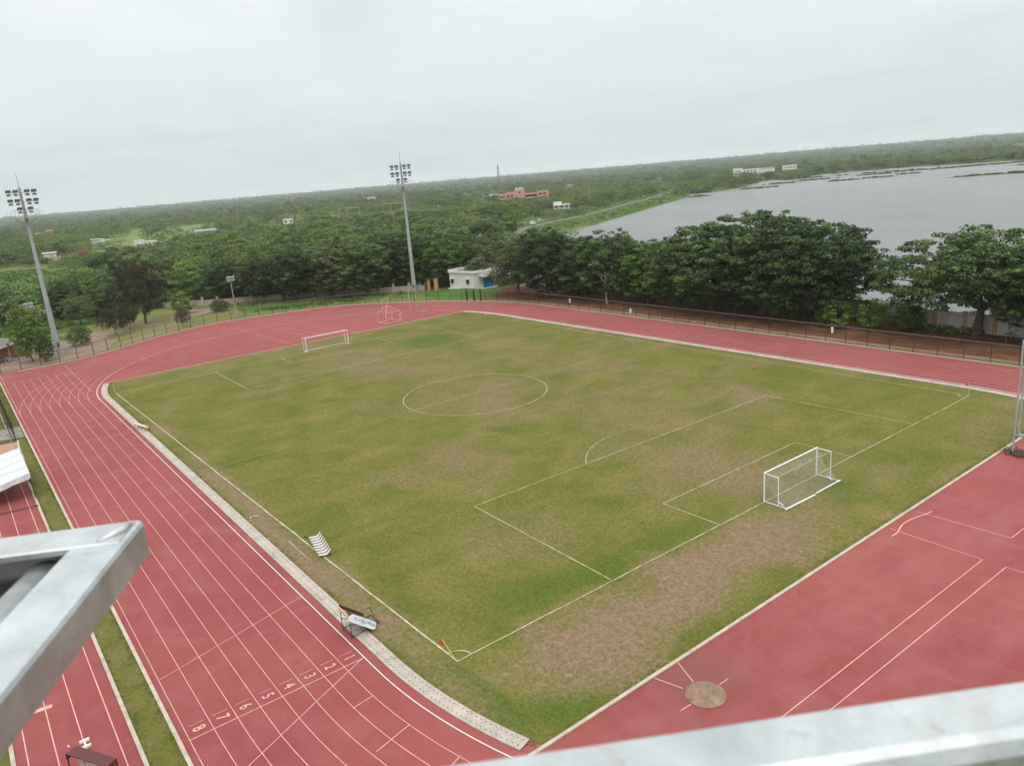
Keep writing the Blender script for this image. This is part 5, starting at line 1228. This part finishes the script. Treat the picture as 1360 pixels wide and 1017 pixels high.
def upole(x,y,h,lb): 
    t=thing('utility_pole',(x,y,0),viewframe(x,y),lb,'pole','poles in the woodland'); b=MB(); b.tube([(0,0,0),(0,0,h)],[.24,.16],6); b.build('pole',M['kerb'],t); b=MB(); b.bar((-1,0,h-.6),(1,0,h-.6),.16); b.build('crossarm',M['kerb'],t)
upole(640,-180,17,'pale slim pole in the wood left of the small white cube house'); upole(300,-155,13,'pale slim pole in the wood right of the tall light mast'); upole(330,-330,15,'pale slim pole between the cream houses and the lake road')
t=thing('street_lamp',(600,-222,0),viewframe(600,-222),'tall curved pale street lamp above the trees right of the white cube house','street lamp'); b=MB(); b.tube([(1,0,0),(1.2,0,11),(.6,0,15),(-2.2,0,17.2),(-4.2,0,17.6)],[.28,.24,.2,.16,.14],6); b.build('post',M['kerb'],t); b=MB(); b.box((-4.9,0,17.6),(1.8,.7,.35)); b.build('lamp_head',M['kerb'],t)
# parked vans on the lake road
for (x,y,c,lb) in ((227,-194,'canvas','small white van parked on the lake road under the trees'),(236,-206,'steel','grey van parked behind the white van on the lake road')):
    t=thing('van',(x,y,1.63),math.atan2(-.85,.5),lb,'van','vans on the lake road'); b=MB(); b.box((0,0,1.0),(4.2,1.7,1.1)); b.box((-.3,0,1.75),(3.2,1.55,.6)); b.build('body',M[c],t,bevel=.12)
    b=MB(); b.box((1.32,0,1.72),(.1,1.4,.42)); b.box((-.3,-.79,1.75),(2.8,.06,.38)); b.box((-.3,.79,1.75),(2.8,.06,.38)); b.build('window',M['window'],t)
    for wx in(-1.3,1.3):
        for wy in(-.82,.82): b=MB(); b.tube([(wx,wy-.1,.33),(wx,wy+.1,.33)],.33,12); b.build('wheel',M['black'],t)
# power line over the lake
t=thing('power_line',(-68,-75,0),0,'thin dark cable strung over the lake water between two poles','power line'); b=MB(); b.tube([(k*13,-1-.1*k,7.7-.06*k-.9*math.sin(PI*k/8)) for k in range(9)],.022,4); b.build('cable',M['dark_steel'],t)
for q in(0,104): b=MB(); b.tube([(q,-1-(.8 if q else 0),-.5),(q,-1-(.8 if q else 0),8.0)],[.14,.1],8); b.build('pole',M['rail_grey'],t)
# ---------------------------------------------------------------- galvanised platform frame close to the camera
def railing():
    t=thing('platform_railing',CAM,0,'galvanised steel railing of the lamp platform, close up in the lower corners','railing')
    e=Vector((-.522,-.853,0)).normalized(); nrm=Vector((-e.y,e.x,0)); nrm=nrm if nrm.x<0 else -nrm
    P0=Vector((.303,-.162,-.30)); w_=.043
    def sect(p,prof):     # closed profile (offset towards the camera, z)
        return [p+nrm*a+Vector((0,0,z)) for a,z in prof]
    prof=[(0,-.004),(.003,0),(.034,0),(.039,-.003),(.043,-.010),(.0435,-.016),(.041,-.019),(.044,-.023),(.045,-.042),(.041,-.046),(.003,-.046),(0,-.042)]
    b=MB(); ps=[P0-e*.25+e*k*.11 for k in range(13)]; S=[]
    for k,p in enumerate(ps): S.append(sect(p+Vector((0,0,.0006*math.sin(k*1.7))),prof))
    n=len(prof)
    for i in range(len(S)-1):
        for k in range(n): b.quad(S[i][k],S[i+1][k],S[i+1][(k+1)%n],S[i][(k+1)%n])
    b.poly(S[0]); b.poly(S[-1][::-1]); b.build('rail',M['galv'],t,smooth=True)
    # corner of the outer frame
    K=Vector((.919,-.128,-.35)); e2=Vector((-.862,.507,0)).normalized(); e1=Vector((.507,.862,0)).normalized(); d=Vector((0,0,1))
    def angle(o,along,inw,L,wd,hh,name,cut0=0):
        # angle iron: top flange + outer web, rounded outer edge
        pr=[(0,-hh),(0,-.006),(.002,-.002),(.006,0),(wd-.002,0),(wd,-.002),(wd,-.008),(.008,-.008),(.008,-hh)]
        b=MB(); A=[];m=8
        for j in range(m+1):
            p=o+along*(cut0+(L-cut0)*j/m); A.append([p+inw*a+d*(z+.0005*math.sin(j*2.1+a*90)) for a,z in pr])
        k=len(pr)
        for j in range(m):
            for i in range(k): b.quad(A[j][i],A[j+1][i],A[j+1][(i+1)%k],A[j][(i+1)%k])
        b.poly(A[0]); b.poly(A[-1][::-1]); return b.build(name,M['galv'],t,bevel=.0012)
    angle(K,e2,e1,.75,.058,.042,'frame_bar'); angle(K+d*.0015+e2*.0,e1,e2,.6,.058,.042,'frame_bar',.006)
    # lower brace seen through the corner
    b=MB(); q=K+e1*.090-d*.044; b.tube([q+e2*.045,q+e2*.8],.029,20); b.build('brace_tube',M['galv'],t,smooth=True)
    p0=K+e1*.045-e2*.10-d*.050; b=MB(); b.quad(p0,p0+e1*.5,p0+e1*.5+e2*.35,p0+e2*.35); b.quad(p0-d*.004,p0+e2*.35-d*.004,p0+e1*.5+e2*.35-d*.004,p0+e1*.5-d*.004); b.build('gap_darkening_plate',M['dark_steel'],t)  # dark plate added below the bars to darken the gap inside the corner
    b=MB(); b.tube([K+e2*.012+e1*.010+d*.001,K+e2*.03+e1*.012+d*.0025,K+e2*.05+e1*.03+d*.001],[.004,.006,.003],8); b.build('weld_bead',M['galv'],t,smooth=True)
railing()
